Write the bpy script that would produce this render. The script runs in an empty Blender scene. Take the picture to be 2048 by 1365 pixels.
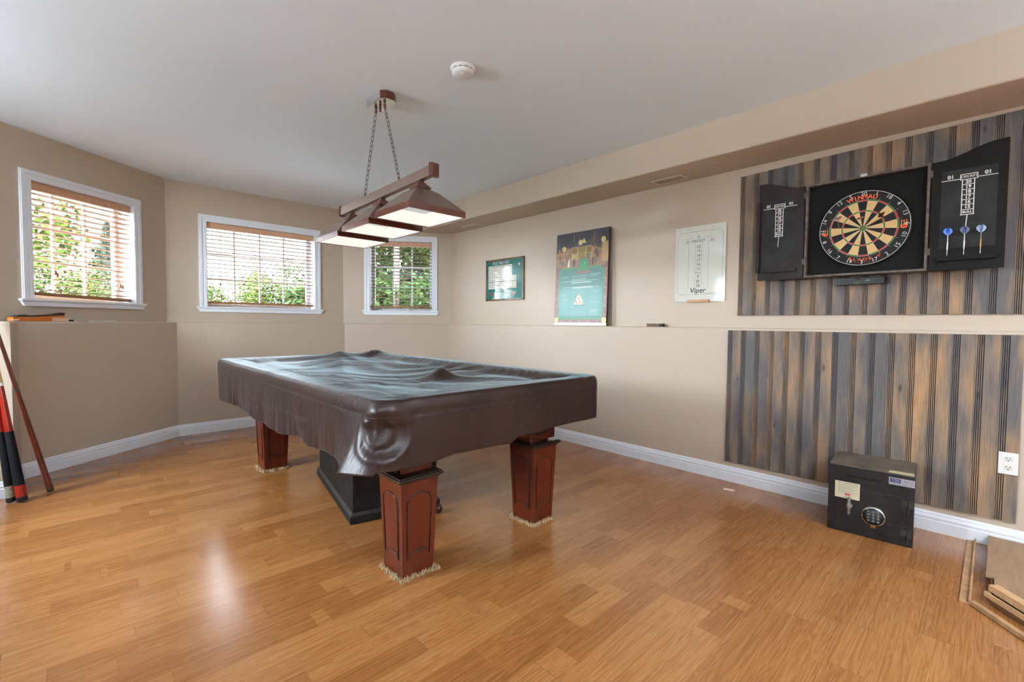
import bpy, math, random
import numpy as np
from mathutils import Vector, noise
random.seed(7)
SC = bpy.context.scene
COL = SC.collection
PI = math.pi

# ------------------------------------------------------------------ camera
CAM_H = 1.1586
def cam_axes(yaw=0.7621, pitch=-0.0383, roll=0.009):
    F = Vector((math.sin(yaw)*math.cos(pitch), math.cos(yaw)*math.cos(pitch), math.sin(pitch)))
    R = Vector((math.cos(yaw), -math.sin(yaw), 0)); U = R.cross(F)
    return F, R*math.cos(roll)+U*math.sin(roll), -R*math.sin(roll)+U*math.cos(roll)
_F, _R, _U = cam_axes()
cd = bpy.data.cameras.new('camera'); cam = bpy.data.objects.new('camera', cd); COL.objects.link(cam)
cd.sensor_width = 36; cd.lens = 920.9*36/2048; cd.clip_start = .02; cd.clip_end = 300
from mathutils import Matrix
m = Matrix.Identity(4)
for i in range(3):
    m[i][0] = _R[i]; m[i][1] = _U[i]; m[i][2] = -_F[i]
m[2][3] = CAM_H
cam.matrix_world = m
SC.camera = cam

# ------------------------------------------------------------------ view, sky and large lights
SC.view_settings.view_transform = 'Standard'; SC.view_settings.look = 'None'
SC.view_settings.gamma = 1; SC.view_settings.exposure = 1.35
SC.view_settings.use_curve_mapping = False
SKY_LOW, SKY_HIGH, SKY_SIDE = 4.0, 24.0, 38.0      # hazy horizon, bright cloud layer higher up
w = bpy.data.worlds.new('overcast_sky'); SC.world = w; w.use_nodes = True
wn = w.node_tree.nodes; wl = w.node_tree.links
bg = wn['Background']; tc = wn.new('ShaderNodeTexCoord'); sx = wn.new('ShaderNodeSeparateXYZ'); rp = wn.new('ShaderNodeValToRGB')
wl.new(tc.outputs['Generated'], sx.inputs[0]); wl.new(sx.outputs['Z'], rp.inputs[0]); wl.new(rp.outputs[0], bg.inputs['Color'])
mr = wn.new('ShaderNodeMapRange'); mr.interpolation_type = 'SMOOTHSTEP'; mr.inputs['From Min'].default_value = .24; mr.inputs['From Max'].default_value = .50
mr.inputs['To Min'].default_value = SKY_LOW; mr.inputs['To Max'].default_value = SKY_HIGH; wl.new(sx.outputs['Z'], mr.inputs['Value']); m2 = wn.new('ShaderNodeMapRange'); m2.interpolation_type = 'SMOOTHSTEP'; m2.inputs['From Min'].default_value = -.30; m2.inputs['From Max'].default_value = -.75
m2.inputs['To Min'].default_value = 0; m2.inputs['To Max'].default_value = SKY_SIDE; wl.new(sx.outputs['X'], m2.inputs['Value'])      # brighter side of the sky, added to light the right wall
ad_ = wn.new('ShaderNodeMath'); ad_.operation = 'ADD'; wl.new(mr.outputs['Result'], ad_.inputs[0]); wl.new(m2.outputs['Result'], ad_.inputs[1]); wl.new(ad_.outputs[0], bg.inputs['Strength'])
rp.color_ramp.elements[0].position = 0.0; rp.color_ramp.elements[0].color = (.80, .92, 1, 1)
rp.color_ramp.elements[1].position = .8; rp.color_ramp.elements[1].color = (.74, .89, 1, 1)

def area_light(name, loc, rot, sx_, sy_, power, col=(1, 1, 1), parent=None, portal=False):
    l = bpy.data.lights.new(name, 'AREA'); l.shape = 'RECTANGLE'; l.size = sx_; l.size_y = sy_; l.energy = power; l.color = col
    if portal: l.cycles.is_portal = True
    o = bpy.data.objects.new(name, l); COL.objects.link(o); o.location = loc; o.rotation_euler = rot
    if parent: o.parent = parent
    return o
REAR_FILL = [(1.6, -1.6)]
REAR_POWER = 10
UPLIGHTS = [(-1.5, -.9, 50), (.7, -1.7, 46), (2.0, -2.3, 40), (-1.5, 3.3, 12)]

# ------------------------------------------------------------------ helpers
MATS = {}
def srgb(r, g, b):
    f = lambda c: (c/255/12.92) if c/255 <= .04045 else ((c/255+.055)/1.055)**2.4
    return (f(r), f(g), f(b))
def mat(name, col, rough=.5, metal=0., spec=.5, bump=0, bscale=200, var=0, vscale=8, emit=None, estr=0, trans=0, vstretch=None, coat=0, col2=None):
    if name in MATS: return MATS[name]
    m = bpy.data.materials.new(name); m.use_nodes = True; n = m.node_tree.nodes; l = m.node_tree.links
    b = n['Principled BSDF']; b.inputs['Base Color'].default_value = (*col, 1); b.inputs['Roughness'].default_value = rough
    b.inputs['Metallic'].default_value = metal; b.inputs['Specular IOR Level'].default_value = spec
    b.inputs['Coat Weight'].default_value = coat
    if emit: b.inputs['Emission Color'].default_value = (*emit, 1); b.inputs['Emission Strength'].default_value = estr
    tcn = n.new('ShaderNodeTexCoord')
    vec = tcn.outputs['Object']
    if vstretch:
        mp = n.new('ShaderNodeMapping'); mp.inputs['Scale'].default_value = vstretch; l.new(vec, mp.inputs[0]); vec = mp.outputs[0]
    if var:
        nz = n.new('ShaderNodeTexNoise'); nz.inputs['Scale'].default_value = vscale; nz.inputs['Detail'].default_value = 5
        l.new(vec, nz.inputs['Vector'])
        r = n.new('ShaderNodeValToRGB'); c2 = col2 or tuple(c*(1-var) for c in col)
        r.color_ramp.elements[0].color = (*c2, 1); r.color_ramp.elements[1].color = (*[min(1, c*(1+(0 if col2 else var))) for c in col], 1)
        r.color_ramp.elements[0].position = .3; r.color_ramp.elements[1].position = .7
        l.new(nz.outputs['Fac'], r.inputs[0]); l.new(r.outputs[0], b.inputs['Base Color'])
    if bump:
        nb = n.new('ShaderNodeTexNoise'); nb.inputs['Scale'].default_value = bscale; nb.inputs['Detail'].default_value = 3
        l.new(tcn.outputs['Object'], nb.inputs['Vector'])
        bn = n.new('ShaderNodeBump'); bn.inputs['Strength'].default_value = bump; bn.inputs['Distance'].default_value = .002
        l.new(nb.outputs['Fac'], bn.inputs['Height']); l.new(bn.outputs[0], b.inputs['Normal'])
    MATS[name] = m; return m

class Fr:
    """local frame: right, up, out"""
    def __init__(s, o, r=(1, 0, 0), u=(0, 0, 1), n=(0, -1, 0)):
        s.o = Vector(o); s.r = Vector(r).normalized(); s.u = Vector(u).normalized(); s.n = Vector(n).normalized()
    def p(s, a, b, c=0): return s.o+s.r*a+s.u*b+s.n*c
    def sub(s, a, b, c=0, ang=0):
        r = s.r*math.cos(ang)+s.u*math.sin(ang); u = -s.r*math.sin(ang)+s.u*math.cos(ang)
        return Fr(s.p(a, b, c), r, u, s.n)
W3 = Fr((0, 0, 0), (1, 0, 0), (0, 1, 0), (0, 0, 1))     # a=x b=y c=z

class MB:
    def __init__(s): s.v = []; s.f = []; s.m = []; s.sm = []
    def add(s, vs, fs, m=0, smooth=False):
        k = len(s.v); s.v += [tuple(x) for x in vs]
        for f in fs: s.f.append(tuple(k+i for i in f)); s.m.append(m); s.sm.append(smooth)
    def box(s, F, a0, a1, b0, b1, c0, c1, m=0):
        P = [F.p(a, b, c) for c in (c0, c1) for b in (b0, b1) for a in (a0, a1)]
        s.add(P, [(0, 2, 3, 1), (4, 5, 7, 6), (0, 1, 5, 4), (2, 6, 7, 3), (0, 4, 6, 2), (1, 3, 7, 5)], m)
    def prism(s, F, poly, c0, c1, m=0):
        n = len(poly); P = [F.p(a, b, c0) for a, b in poly]+[F.p(a, b, c1) for a, b in poly]
        s.add(P, [tuple(range(n-1, -1, -1)), tuple(range(n, 2*n))]+[(i, (i+1) % n, n+(i+1) % n, n+i) for i in range(n)], m)
    def poly(s, F, poly, c=0, m=0): s.add([F.p(a, b, c) for a, b in poly], [tuple(range(len(poly)))], m)
    def rect(s, F, a0, a1, b0, b1, c=0, m=0): s.poly(F, [(a0, b0), (a1, b0), (a1, b1), (a0, b1)], c, m)
    def line(s, F, a0, b0, a1, b1, wd, c=0, m=0):
        d = Vector((a1-a0, b1-b0)); L = d.length or 1; nx, ny = -d.y/L*wd/2, d.x/L*wd/2
        s.poly(F, [(a0-nx, b0-ny), (a1-nx, b1-ny), (a1+nx, b1+ny), (a0+nx, b0+ny)], c, m)
    def frus(s, F, lo, hi, m=0, caps=True):
        """lo, hi = (a0,a1,b0,b1,c)"""
        P = []
        for (a0, a1, b0, b1, c) in (lo, hi): P += [F.p(a0, b0, c), F.p(a1, b0, c), F.p(a1, b1, c), F.p(a0, b1, c)]
        fs = [(i, (i+1) % 4, 4+(i+1) % 4, 4+i) for i in range(4)]
        if caps: fs += [(3, 2, 1, 0), (4, 5, 6, 7)]
        s.add(P, fs, m)
    def lathe(s, F, prof, n=32, m=0, smooth=True, cap=True):
        P = []
        for (r, c) in prof:
            for i in range(n):
                t = 2*PI*i/n; P.append(F.p(r*math.cos(t), r*math.sin(t), c))
        fs = []
        for j in range(len(prof)-1):
            for i in range(n):
                fs.append((j*n+i, j*n+(i+1) % n, (j+1)*n+(i+1) % n, (j+1)*n+i))
        s.add(P, fs, m, smooth)
        if cap:
            s.add(P[:n], [tuple(range(n-1, -1, -1))], m); s.add(P[-n:], [tuple(range(n))], m)
    def ring(s, F, r0, r1, c=0, m=0, n=64, t0=0, t1=2*PI):
        P = []
        for i in range(n+1):
            t = t0+(t1-t0)*i/n
            P += [F.p(r0*math.sin(t), r0*math.cos(t), c), F.p(r1*math.sin(t), r1*math.cos(t), c)]
        s.add(P, [(2*i, 2*i+1, 2*i+3, 2*i+2) for i in range(n)], m)
    def tube(s, pts, r, n=8, m=0, closed=False, cap=True):
        pts = [Vector(p) for p in pts]; N = len(pts); P = []; prev = None
        for i, p in enumerate(pts):
            if closed: t = pts[(i+1) % N]-pts[i-1]
            else: t = pts[min(i+1, N-1)]-pts[max(i-1, 0)]
            t.normalize()
            if prev is None:
                a = Vector((0, 0, 1)) if abs(t.z) < .9 else Vector((1, 0, 0)); x = a.cross(t).normalized()
            else: x = (prev-t*prev.dot(t)).normalized()
            prev = x; y = t.cross(x); rr = r[i] if isinstance(r, (list, tuple)) else r
            for k in range(n):
                a = 2*PI*k/n; P.append(p+x*math.cos(a)*rr+y*math.sin(a)*rr)
        fs = []
        for j in range(N if closed else N-1):
            for k in range(n):
                fs.append((j*n+k, j*n+(k+1) % n, ((j+1) % N)*n+(k+1) % n, ((j+1) % N)*n+k))
        s.add(P, fs, m, True)
        if cap and not closed:
            s.add(P[:n], [tuple(range(n-1, -1, -1))], m); s.add(P[-n:], [tuple(range(n))], m)
    def sphere(s, c, r, n=12, m=0, sc=(1, 1, 1)):
        P = []; fs = []
        c = Vector(c)
        for j in range(n+1):
            ph = PI*j/n
            for i in range(2*n):
                t = PI*i/n; P.append(c+Vector((r*sc[0]*math.sin(ph)*math.cos(t), r*sc[1]*math.sin(ph)*math.sin(t), r*sc[2]*math.cos(ph))))
        for j in range(n):
            for i in range(2*n): fs.append((j*2*n+i, (j+1)*2*n+i, (j+1)*2*n+(i+1) % (2*n), j*2*n+(i+1) % (2*n)))
        s.add(P, fs, m, True)
    def text(s, F, txt, size, a=0, b=0, c=.0006, m=0, ang=0, sx_=1.0, bold=0, shear=0, align='CENTER'):
        k = (txt, bold, shear, align)
        if k not in TXT:
            cu = bpy.data.curves.new('t', 'FONT'); cu.body = txt; cu.size = 1; cu.align_x = align; cu.align_y = 'CENTER'
            cu.offset = bold; cu.shear = shear; cu.resolution_u = 3
            o = bpy.data.objects.new('t', cu); COL.objects.link(o)
            dg = bpy.context.evaluated_depsgraph_get(); me = bpy.data.meshes.new_from_object(o.evaluated_get(dg))
            TXT[k] = ([v.co.copy() for v in me.vertices], [tuple(p.vertices) for p in me.polygons])
            bpy.data.objects.remove(o); bpy.data.curves.remove(cu); bpy.data.meshes.remove(me)
        vs, fs = TXT[k]; G = F.sub(a, b, 0, ang)
        s.add([G.p(v.x*size*sx_, v.y*size, c) for v in vs], fs, m)
    def build(s, name, mats, parent=None, bevel=0, seg=2, local=False, smooth=False):
        me = bpy.data.meshes.new(name); vs = s.v
        M = WM.get(parent.as_pointer()) if parent else None
        if M is not None and not local:
            Mi = M.inverted(); vs = [tuple(Mi @ Vector(v)) for v in vs]
        me.from_pydata(vs, [], s.f)
        if not isinstance(mats, (list, tuple)): mats = [mats]
        for x in mats: me.materials.append(x)
        me.polygons.foreach_set('material_index', s.m)
        me.polygons.foreach_set('use_smooth', [True]*len(s.f) if smooth else s.sm); me.update()
        o = bpy.data.objects.new(name, me); COL.objects.link(o)
        if parent: o.parent = parent; WM[o.as_pointer()] = M
        if bevel:
            b = o.modifiers.new('bevel', 'BEVEL'); b.width = bevel; b.segments = seg; b.limit_method = 'ANGLE'
            b.harden_normals = False
        return o
TXT = {}; WM = {}
def thing(name, loc, label, cat, group=None, rz=0, kind=None):
    o = bpy.data.objects.new(name, None); o.empty_display_size = .1; COL.objects.link(o); o.location = loc; o.rotation_euler = (0, 0, rz)
    WM[o.as_pointer()] = Matrix.Translation(Vector(loc)) @ Matrix.Rotation(rz, 4, 'Z')
    if kind: o['kind'] = kind
    else: tag(o, label, cat, group)
    return o
def tag(o, label, cat, group=None):
    o['label'] = label; o['category'] = cat
    if group: o['group'] = group
    return o
def struct(o): o['kind'] = 'structure'; return o
def recenter(o):
    """put a single-mesh thing's origin at its base centre"""
    me = o.data; n = len(me.vertices); co = np.empty(n*3); me.vertices.foreach_get('co', co); co = co.reshape(-1, 3)
    c = (co.min(0)+co.max(0))/2; c[2] = co[:, 2].min(); co -= c; me.vertices.foreach_set('co', co.ravel()); me.update(); o.location = c; return o

# ------------------------------------------------------------------ materials
M_wall = mat('beige_paint', srgb(193, 176, 158), .62, bump=.25, bscale=260)
M_ceil = mat('ceiling_paint', (.80, .875, .955), .8, bump=.15, bscale=200)
M_trim = mat('white_trim', srgb(234, 239, 247), .35)
M_black = mat('black_paint', (.012, .012, .012), .45)
M_white = mat('white_plastic', (.8, .8, .78), .35)

def floor_material():
    m = bpy.data.materials.new('laminate_floor'); m.use_nodes = True; n = m.node_tree.nodes; l = m.node_tree.links
    b = n['Principled BSDF']
    def N(t, **k):
        x = n.new(t)
        for a, v in k.items(): setattr(x, a, v)
        return x
    def math_(op, a, bb=None, cc=None):
        x = N('ShaderNodeMath', operation=op)
        for i, v in enumerate((a, bb, cc)):
            if v is None: continue
            if isinstance(v, (int, float)): x.inputs[i].default_value = v
            else: l.new(v, x.inputs[i])
        return x.outputs[0]
    tcn = N('ShaderNodeTexCoord'); sp = N('ShaderNodeSeparateXYZ'); l.new(tcn.outputs['Object'], sp.inputs[0])
    X, Y = sp.outputs['X'], sp.outputs['Y']
    SW = .0985                                # strip width, two strips to a board
    v = math_('DIVIDE', math_('SUBTRACT', Y, .161), SW); row = math_('FLOOR', v); fv = math_('FRACT', v)
    brd = math_('FLOOR', math_('DIVIDE', row, 2.0)); sub = math_('SUBTRACT', row, math_('MULTIPLY', brd, 2.0))
    # board ends stagger evenly
    off = math_('ADD', math_('MULTIPLY', brd, .117), math_('MULTIPLY', sub, .62))
    u = math_('DIVIDE', math_('ADD', math_('SUBTRACT', X, 2.80), off), 1.21); cu = math_('FLOOR', u); fu = math_('FRACT', u)
    # strips inside a board
    wn1 = N('ShaderNodeTexWhiteNoise', noise_dimensions='2D'); cb = N('ShaderNodeCombineXYZ'); l.new(row, cb.inputs[0]); l.new(cu, cb.inputs[1]); l.new(cb.outputs[0], wn1.inputs['Vector'])
    su = math_('ADD', math_('MULTIPLY', fu, 1.9), wn1.outputs['Value']); sc_ = math_('FLOOR', su); fsu = math_('FRACT', su)
    cb2 = N('ShaderNodeCombineXYZ'); l.new(row, cb2.inputs[0]); l.new(math_('ADD', math_('MULTIPLY', cu, 7.0), sc_), cb2.inputs[1])
    wn2 = N('ShaderNodeTexWhiteNoise', noise_dimensions='2D'); l.new(cb2.outputs[0], wn2.inputs['Vector'])
    rnd = wn2.outputs['Value']
    # grain
    gc = N('ShaderNodeCombineXYZ'); l.new(math_('ADD', math_('MULTIPLY', X, 1.0), math_('MULTIPLY', rnd, 37.0)), gc.inputs[0])
    l.new(math_('MULTIPLY', Y, 15.0), gc.inputs[1]); l.new(math_('MULTIPLY', rnd, 91.0), gc.inputs[2])
    n1 = N('ShaderNodeTexNoise'); n1.inputs['Scale'].default_value = 1.5; n1.inputs['Detail'].default_value = 3; n1.inputs['Distortion'].default_value = .6; l.new(gc.outputs[0], n1.inputs['Vector'])
    rings = math_('FRACT', math_('MULTIPLY', n1.outputs['Fac'], 11.0))
    rings = math_('ABSOLUTE', math_('SUBTRACT', rings, .5))
    gc2 = N('ShaderNodeCombineXYZ'); l.new(math_('MULTIPLY', X, .30), gc2.inputs[0]); l.new(math_('MULTIPLY', Y, 22.0), gc2.inputs[1]); l.new(rnd, gc2.inputs[2])
    n2 = N('ShaderNodeTexNoise'); n2.inputs['Scale'].default_value = 9; n2.inputs['Detail'].default_value = 6; l.new(gc2.outputs[0], n2.inputs['Vector'])
    fac = math_('ADD', math_('MULTIPLY', rnd, .26), math_('ADD', math_('MULTIPLY', rings, .40), math_('MULTIPLY', n2.outputs['Fac'], .70)))
    r = N('ShaderNodeValToRGB'); e = r.color_ramp.elements
    e[0].position = .12; e[0].color = (*srgb(112, 62, 24), 1); e[1].position = .95; e[1].color = (*srgb(182, 128, 76), 1)
    k = r.color_ramp.elements.new(.5); k.color = (*srgb(150, 96, 50), 1)
    l.new(fac, r.inputs[0])
    # seams
    s1 = math_('LESS_THAN', math_('MINIMUM', fv, math_('SUBTRACT', 1.0, fv)), .012)
    vb = math_('FRACT', math_('DIVIDE', v, 2.0)); s2 = math_('LESS_THAN', math_('MINIMUM', vb, math_('SUBTRACT', 1.0, vb)), .005)
    s3 = math_('LESS_THAN', math_('MINIMUM', fu, math_('SUBTRACT', 1.0, fu)), .0012)
    s4 = math_('LESS_THAN', fsu, .004)
    seam = math_('MAXIMUM', math_('MAXIMUM', math_('MULTIPLY', s1, .15), math_('MULTIPLY', s4, .2)), math_('MULTIPLY', math_('MAXIMUM', s2, s3), .42))
    mx = N('ShaderNodeMix', data_type='RGBA'); l.new(seam, mx.inputs['Factor']); l.new(r.outputs[0], mx.inputs[6]); mx.inputs[7].default_value = (*srgb(110, 66, 36), 1)
    l.new(mx.outputs[2], b.inputs['Base Color'])
    b.inputs['Specular IOR Level'].default_value = .75
    n3 = N('ShaderNodeTexNoise'); n3.inputs['Scale'].default_value = 1.5; l.new(tcn.outputs['Object'], n3.inputs['Vector'])
    l.new(math_('ADD', math_('MULTIPLY', n3.outputs['Fac'], .08), .17), b.inputs['Roughness'])
    bn = N('ShaderNodeBump'); bn.inputs['Strength'].default_value = .12; bn.inputs['Distance'].default_value = .001
    l.new(math_('SUBTRACT', n2.outputs['Fac'], math_('MULTIPLY', math_('MAXIMUM', s2, s3), 3.0)), bn.inputs['Height']); l.new(bn.outputs[0], b.inputs['Normal'])
    return m
M_floor = floor_material()

def beadboard_material():
    m = bpy.data.materials.new('weathered_boards'); m.use_nodes = True; n = m.node_tree.nodes; l = m.node_tree.links
    b = n['Principled BSDF']; b.inputs['Roughness'].default_value = .7
    tcn = n.new('ShaderNodeTexCoord'); at = n.new('ShaderNodeAttribute'); at.attribute_name = 'board'
    mp = n.new('ShaderNodeMapping'); mp.inputs['Scale'].default_value = (1, 4.5, .9); l.new(tcn.outputs['Object'], mp.inputs[0])
    add = n.new('ShaderNodeVectorMath'); add.operation = 'ADD'; l.new(mp.outputs[0], add.inputs[0]); l.new(at.outputs['Vector'], add.inputs[1])
    n1 = n.new('ShaderNodeTexNoise'); n1.inputs['Scale'].default_value = 2.6; n1.inputs['Detail'].default_value = 4; l.new(add.outputs[0], n1.inputs['Vector'])
    mm = n.new('ShaderNodeMath'); mm.operation = 'MULTIPLY_ADD'; l.new(at.outputs['Fac'], mm.inputs[0]); mm.inputs[1].default_value = .05; l.new(n1.outputs['Fac'], mm.inputs[2])
    r = n.new('ShaderNodeValToRGB'); e = r.color_ramp.elements
    e[0].position = .40; e[0].color = (*srgb(102, 98, 98), 1); e[1].position = .86; e[1].color = (*srgb(196, 148, 102), 1)
    k = e.new(.55); k.color = (*srgb(132, 115, 100), 1); k = e.new(.68); k.color = (*srgb(160, 130, 100), 1)
    l.new(mm.outputs[0], r.inputs[0])
    mp2 = n.new('ShaderNodeMapping'); mp2.inputs['Scale'].default_value = (1, 60, 2.5); l.new(tcn.outputs['Object'], mp2.inputs[0])
    n2 = n.new('ShaderNodeTexNoise'); n2.inputs['Scale'].default_value = 3; n2.inputs['Detail'].default_value = 5; l.new(mp2.outputs[0], n2.inputs['Vector'])
    mx = n.new('ShaderNodeMix'); mx.data_type = 'RGBA'; mx.blend_type = 'MULTIPLY'; mx.inputs['Factor'].default_value = .55
    r2 = n.new('ShaderNodeValToRGB'); r2.color_ramp.elements[0].position = .3; r2.color_ramp.elements[0].color = (.5, .5, .5, 1); r2.color_ramp.elements[1].position = .6
    l.new(n2.outputs['Fac'], r2.inputs[0]); l.new(r.outputs[0], mx.inputs[6]); l.new(r2.outputs[0], mx.inputs[7])
    # knots
    mp3 = n.new('ShaderNodeMapping'); mp3.inputs['Scale'].default_value = (0, 10, 3.5); l.new(tcn.outputs['Object'], mp3.inputs[0])
    vo = n.new('ShaderNodeTexVoronoi'); vo.inputs['Scale'].default_value = 1.0; l.new(mp3.outputs[0], vo.inputs['Vector'])
    r3 = n.new('ShaderNodeValToRGB'); r3.color_ramp.elements[0].position = .05; r3.color_ramp.elements[0].color = (.25, .2, .17, 1); r3.color_ramp.elements[1].position = .11
    l.new(vo.outputs['Distance'], r3.inputs[0])
    mx2 = n.new('ShaderNodeMix'); mx2.data_type = 'RGBA'; mx2.blend_type = 'MULTIPLY'; mx2.inputs['Factor'].default_value = .7
    l.new(mx.outputs[2], mx2.inputs[6]); l.new(r3.outputs[0], mx2.inputs[7])
    l.new(mx2.outputs[2], b.inputs['Base Color'])
    return m
M_bead = beadboard_material()
M_groove = mat('groove_dark', srgb(66, 62, 62), .8)  # darker tone at the back of the board grooves

# ------------------------------------------------------------------ room shell
HC, HS, HL, HB = 2.553, 2.3127, 1.1413, .1113
XR, XS, XL = 3.5949, 3.1929, 3.5175
A = Vector((.68, 5.68)); B = Vector((2.475, 5.68)); C = Vector((XR, 4.868))
a_ = Vector((.749, 5.603)); b_ = Vector((2.457, 5.603)); c_ = Vector((XL, 4.888))
D_ = Vector((-.285, 4.815)); E_ = Vector((-.292, 4.38)); F_ = Vector((-2.2, 4.38))
dW1 = (a_-D_).normalized()
YB = -3.0; XLF = -2.2
U0 = A-dW1*1.62          # end of upper left bay wall, off frame
mb = MB(); mb.box(W3, XLF-.2, XR+.2, YB-.2, 6.0, -.1, 0); struct(mb.build('floor', M_floor))
mb = MB(); mb.box(W3, XLF-.2, XR+.2, YB-.2, 6.0, HC, HC+.1); struct(mb.build('ceiling', M_ceil))

def wall_frame(P, Q):
    d = (Q-P); L = d.length; d.normalize(); n = Vector((d.y, -d.x, 0))
    return Fr((P.x, P.y, 0), (d.x, d.y, 0), (0, 0, 1), n), L
def wall(name, P, Q, z0, z1, openings=(), th=.24, ext=(0, 0)):
    F, L = wall_frame(P, Q); mb = MB(); xs = [-ext[0]]+[t for o in openings for t in (o[0], o[1])]+[L+ext[1]]
    for i in range(0, len(xs), 2): mb.box(F, xs[i], xs[i+1], z0, z1, -th, 0)
    for (s0, s1, za, zb) in openings:
        mb.box(F, s0, s1, z0, za, -th, 0); mb.box(F, s0, s1, zb, z1, -th, 0)
    struct(mb.build(name, M_wall)); return F
CW = .072   # casing width
wins = []
def op(s0, s1, z0, z1): return (s0+CW-.012, s1-CW+.012, z0, z1-CW+.012)
S1 = (A-(A-dW1*2)).length
o1 = (.81-2+1.62, 1.7434-2+1.62, 1.3112, 2.2675)
o2 = (.2724, 1.5123, 1.3051, 2.2565)
o3 = (.2575, 1.1724, 1.3074, 2.2598)
F1 = wall('wall_back_left', U0, A, 0, HC, [op(*o1)], ext=(0, .1))
F2 = wall('wall_back', A, B, 0, HC, [op(*o2)])
F3 = wall('wall_back_right', B, C, 0, HC, [op(*o3)], ext=(.1, .1))
wall('wall_right', C, Vector((XR, YB)), 0, HC, ext=(.1, 0))
wall('wall_left_alcove', Vector((XLF, U0.y)), U0, 0, HC)
F4 = wall('wall_left', Vector((XLF, YB)), Vector((XLF, U0.y)), 0, HC, [(5.8, 6.9, 1.25, 2.1)])
F5 = wall('wall_rear', Vector((XR, YB)), Vector((XLF, YB)), 0, HC)
mb = MB(); mb.box(W3, XS, XR+.01, YB, 5.25, HS, HC+.01)
o = struct(mb.build('wall_right_soffit', M_wall, bevel=.012, seg=3))

def sweep(path, prof, names, mats, smooth=False):
    """profile (d inward, z) swept along a polyline with mitred joints; one object per segment"""
    n = len(path); nor = []
    for i in range(n-1):
        d = (path[i+1]-path[i]).normalized(); nor.append(Vector((d.y, -d.x)))
    mit = []
    for i in range(n):
        if i == 0: mit.append(nor[0])
        elif i == n-1: mit.append(nor[-1])
        else:
            s = nor[i-1]+nor[i]; s.normalize(); mit.append(s/s.dot(nor[i]))
    for i in range(n-1):
        mb = MB(); P = []
        for e in (i, i+1):
            for (d, z) in prof: q = path[e]+mit[e]*d; P.append((q.x, q.y, z))
        k = len(prof)
        mb.add(P, [(j, j+1, k+j+1, k+j) for j in range(k-1)]+[(k-1, 0, k, 2*k-1)]+[tuple(range(k)), tuple(range(2*k-1, k-1, -1))])
        struct(mb.build(names[i], mats))
lowp = [F_, E_, D_, a_, b_, c_, Vector((XL, YB))]
r = .014
prof = [(-.03, 0), (0, 0), (0, HL-r)]+[(-r+r*math.cos(t), HL-r+r*math.sin(t)) for t in (PI/8, PI/4, 3*PI/8, PI/2)]
lname = ['lower_alcove', 'lower_return', 'lower_back_left', 'lower_back', 'lower_back_right', 'lower_right']
deps = [.5, .3, .12, .12, .12, .12]
# ledge depth differs per segment: sweep each with its own back depth
def low_walls():
    n = len(lowp)
    nor = []
    for i in range(n-1):
        d = (lowp[i+1]-lowp[i]).normalized(); nor.append(Vector((d.y, -d.x)))
    for i in range(n-1):
        def mit(k):
            if k == 0: return nor[0]
            if k == n-1: return nor[-1]
            s = nor[k-1]+nor[k]; s.normalize(); return s/s.dot(nor[k])
        mb = MB(); P = []
        dep = .085
        back = {0: .34, 1: .25}.get(i, dep)
        for e in (i, i+1):
            for j, (d, z) in enumerate(prof+[(-back, HL), (-back, 0)]):
                if j == 0: d = -back
                if j >= len(prof) or j == 0: q = lowp[e]+(mit(e)*d if i > 1 else nor[i]*d)
                else: q = lowp[e]+mit(e)*d
                P.append((q.x, q.y, z))
        k = len(prof)+2
        mb.add(P, [(j, j+1, k+j+1, k+j) for j in range(k-1)]+[tuple(range(k)), tuple(range(2*k-1, k-1, -1))])
        struct(mb.build('wall_'+lname[i], M_wall))
low_walls()
bp = [(0, 0), (.016, 0), (.016, .062), (.0125, .066), (.0125, .074), (.015, .078), (.013, .086), (.009, .094), (.0085, .102), (.006, .107), (.003, HB), (0, HB)]
sweep(lowp, bp, ['baseboard_alcove', 'baseboard_return', 'baseboard_back_left', 'baseboard_back', 'baseboard_back_right', 'baseboard_right'], M_trim)

# ------------------------------------------------------------------ windows
M_glass = bpy.data.materials.new('window_glass'); M_glass.use_nodes = True
_n = M_glass.node_tree.nodes; _l = M_glass.node_tree.links; _n.remove(_n['Principled BSDF'])
_t = _n.new('ShaderNodeBsdfTransparent'); _g = _n.new('ShaderNodeBsdfGlossy'); _g.inputs['Roughness'].default_value = .02
_x = _n.new('ShaderNodeMixShader'); _fr = _n.new('ShaderNodeFresnel'); _fr.inputs['IOR'].default_value = 1.45
_l.new(_fr.outputs[0], _x.inputs[0]); _l.new(_t.outputs[0], _x.inputs[1]); _l.new(_g.outputs[0], _x.inputs[2]); _l.new(_x.outputs[0], _n['Material Output'].inputs[0])
M_slat = mat('tan_slat', srgb(158, 112, 76), .45, var=.12, vscale=12, vstretch=(3, 3, 1))
M_rail = mat('tan_headrail', srgb(214, 168, 136), .45, var=.08, vscale=12, vstretch=(3, 3, 1))
M_cord = mat('cord', srgb(150, 120, 92), .8)
M_tassel = mat('tassel_wood', srgb(150, 80, 30), .4)

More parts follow.
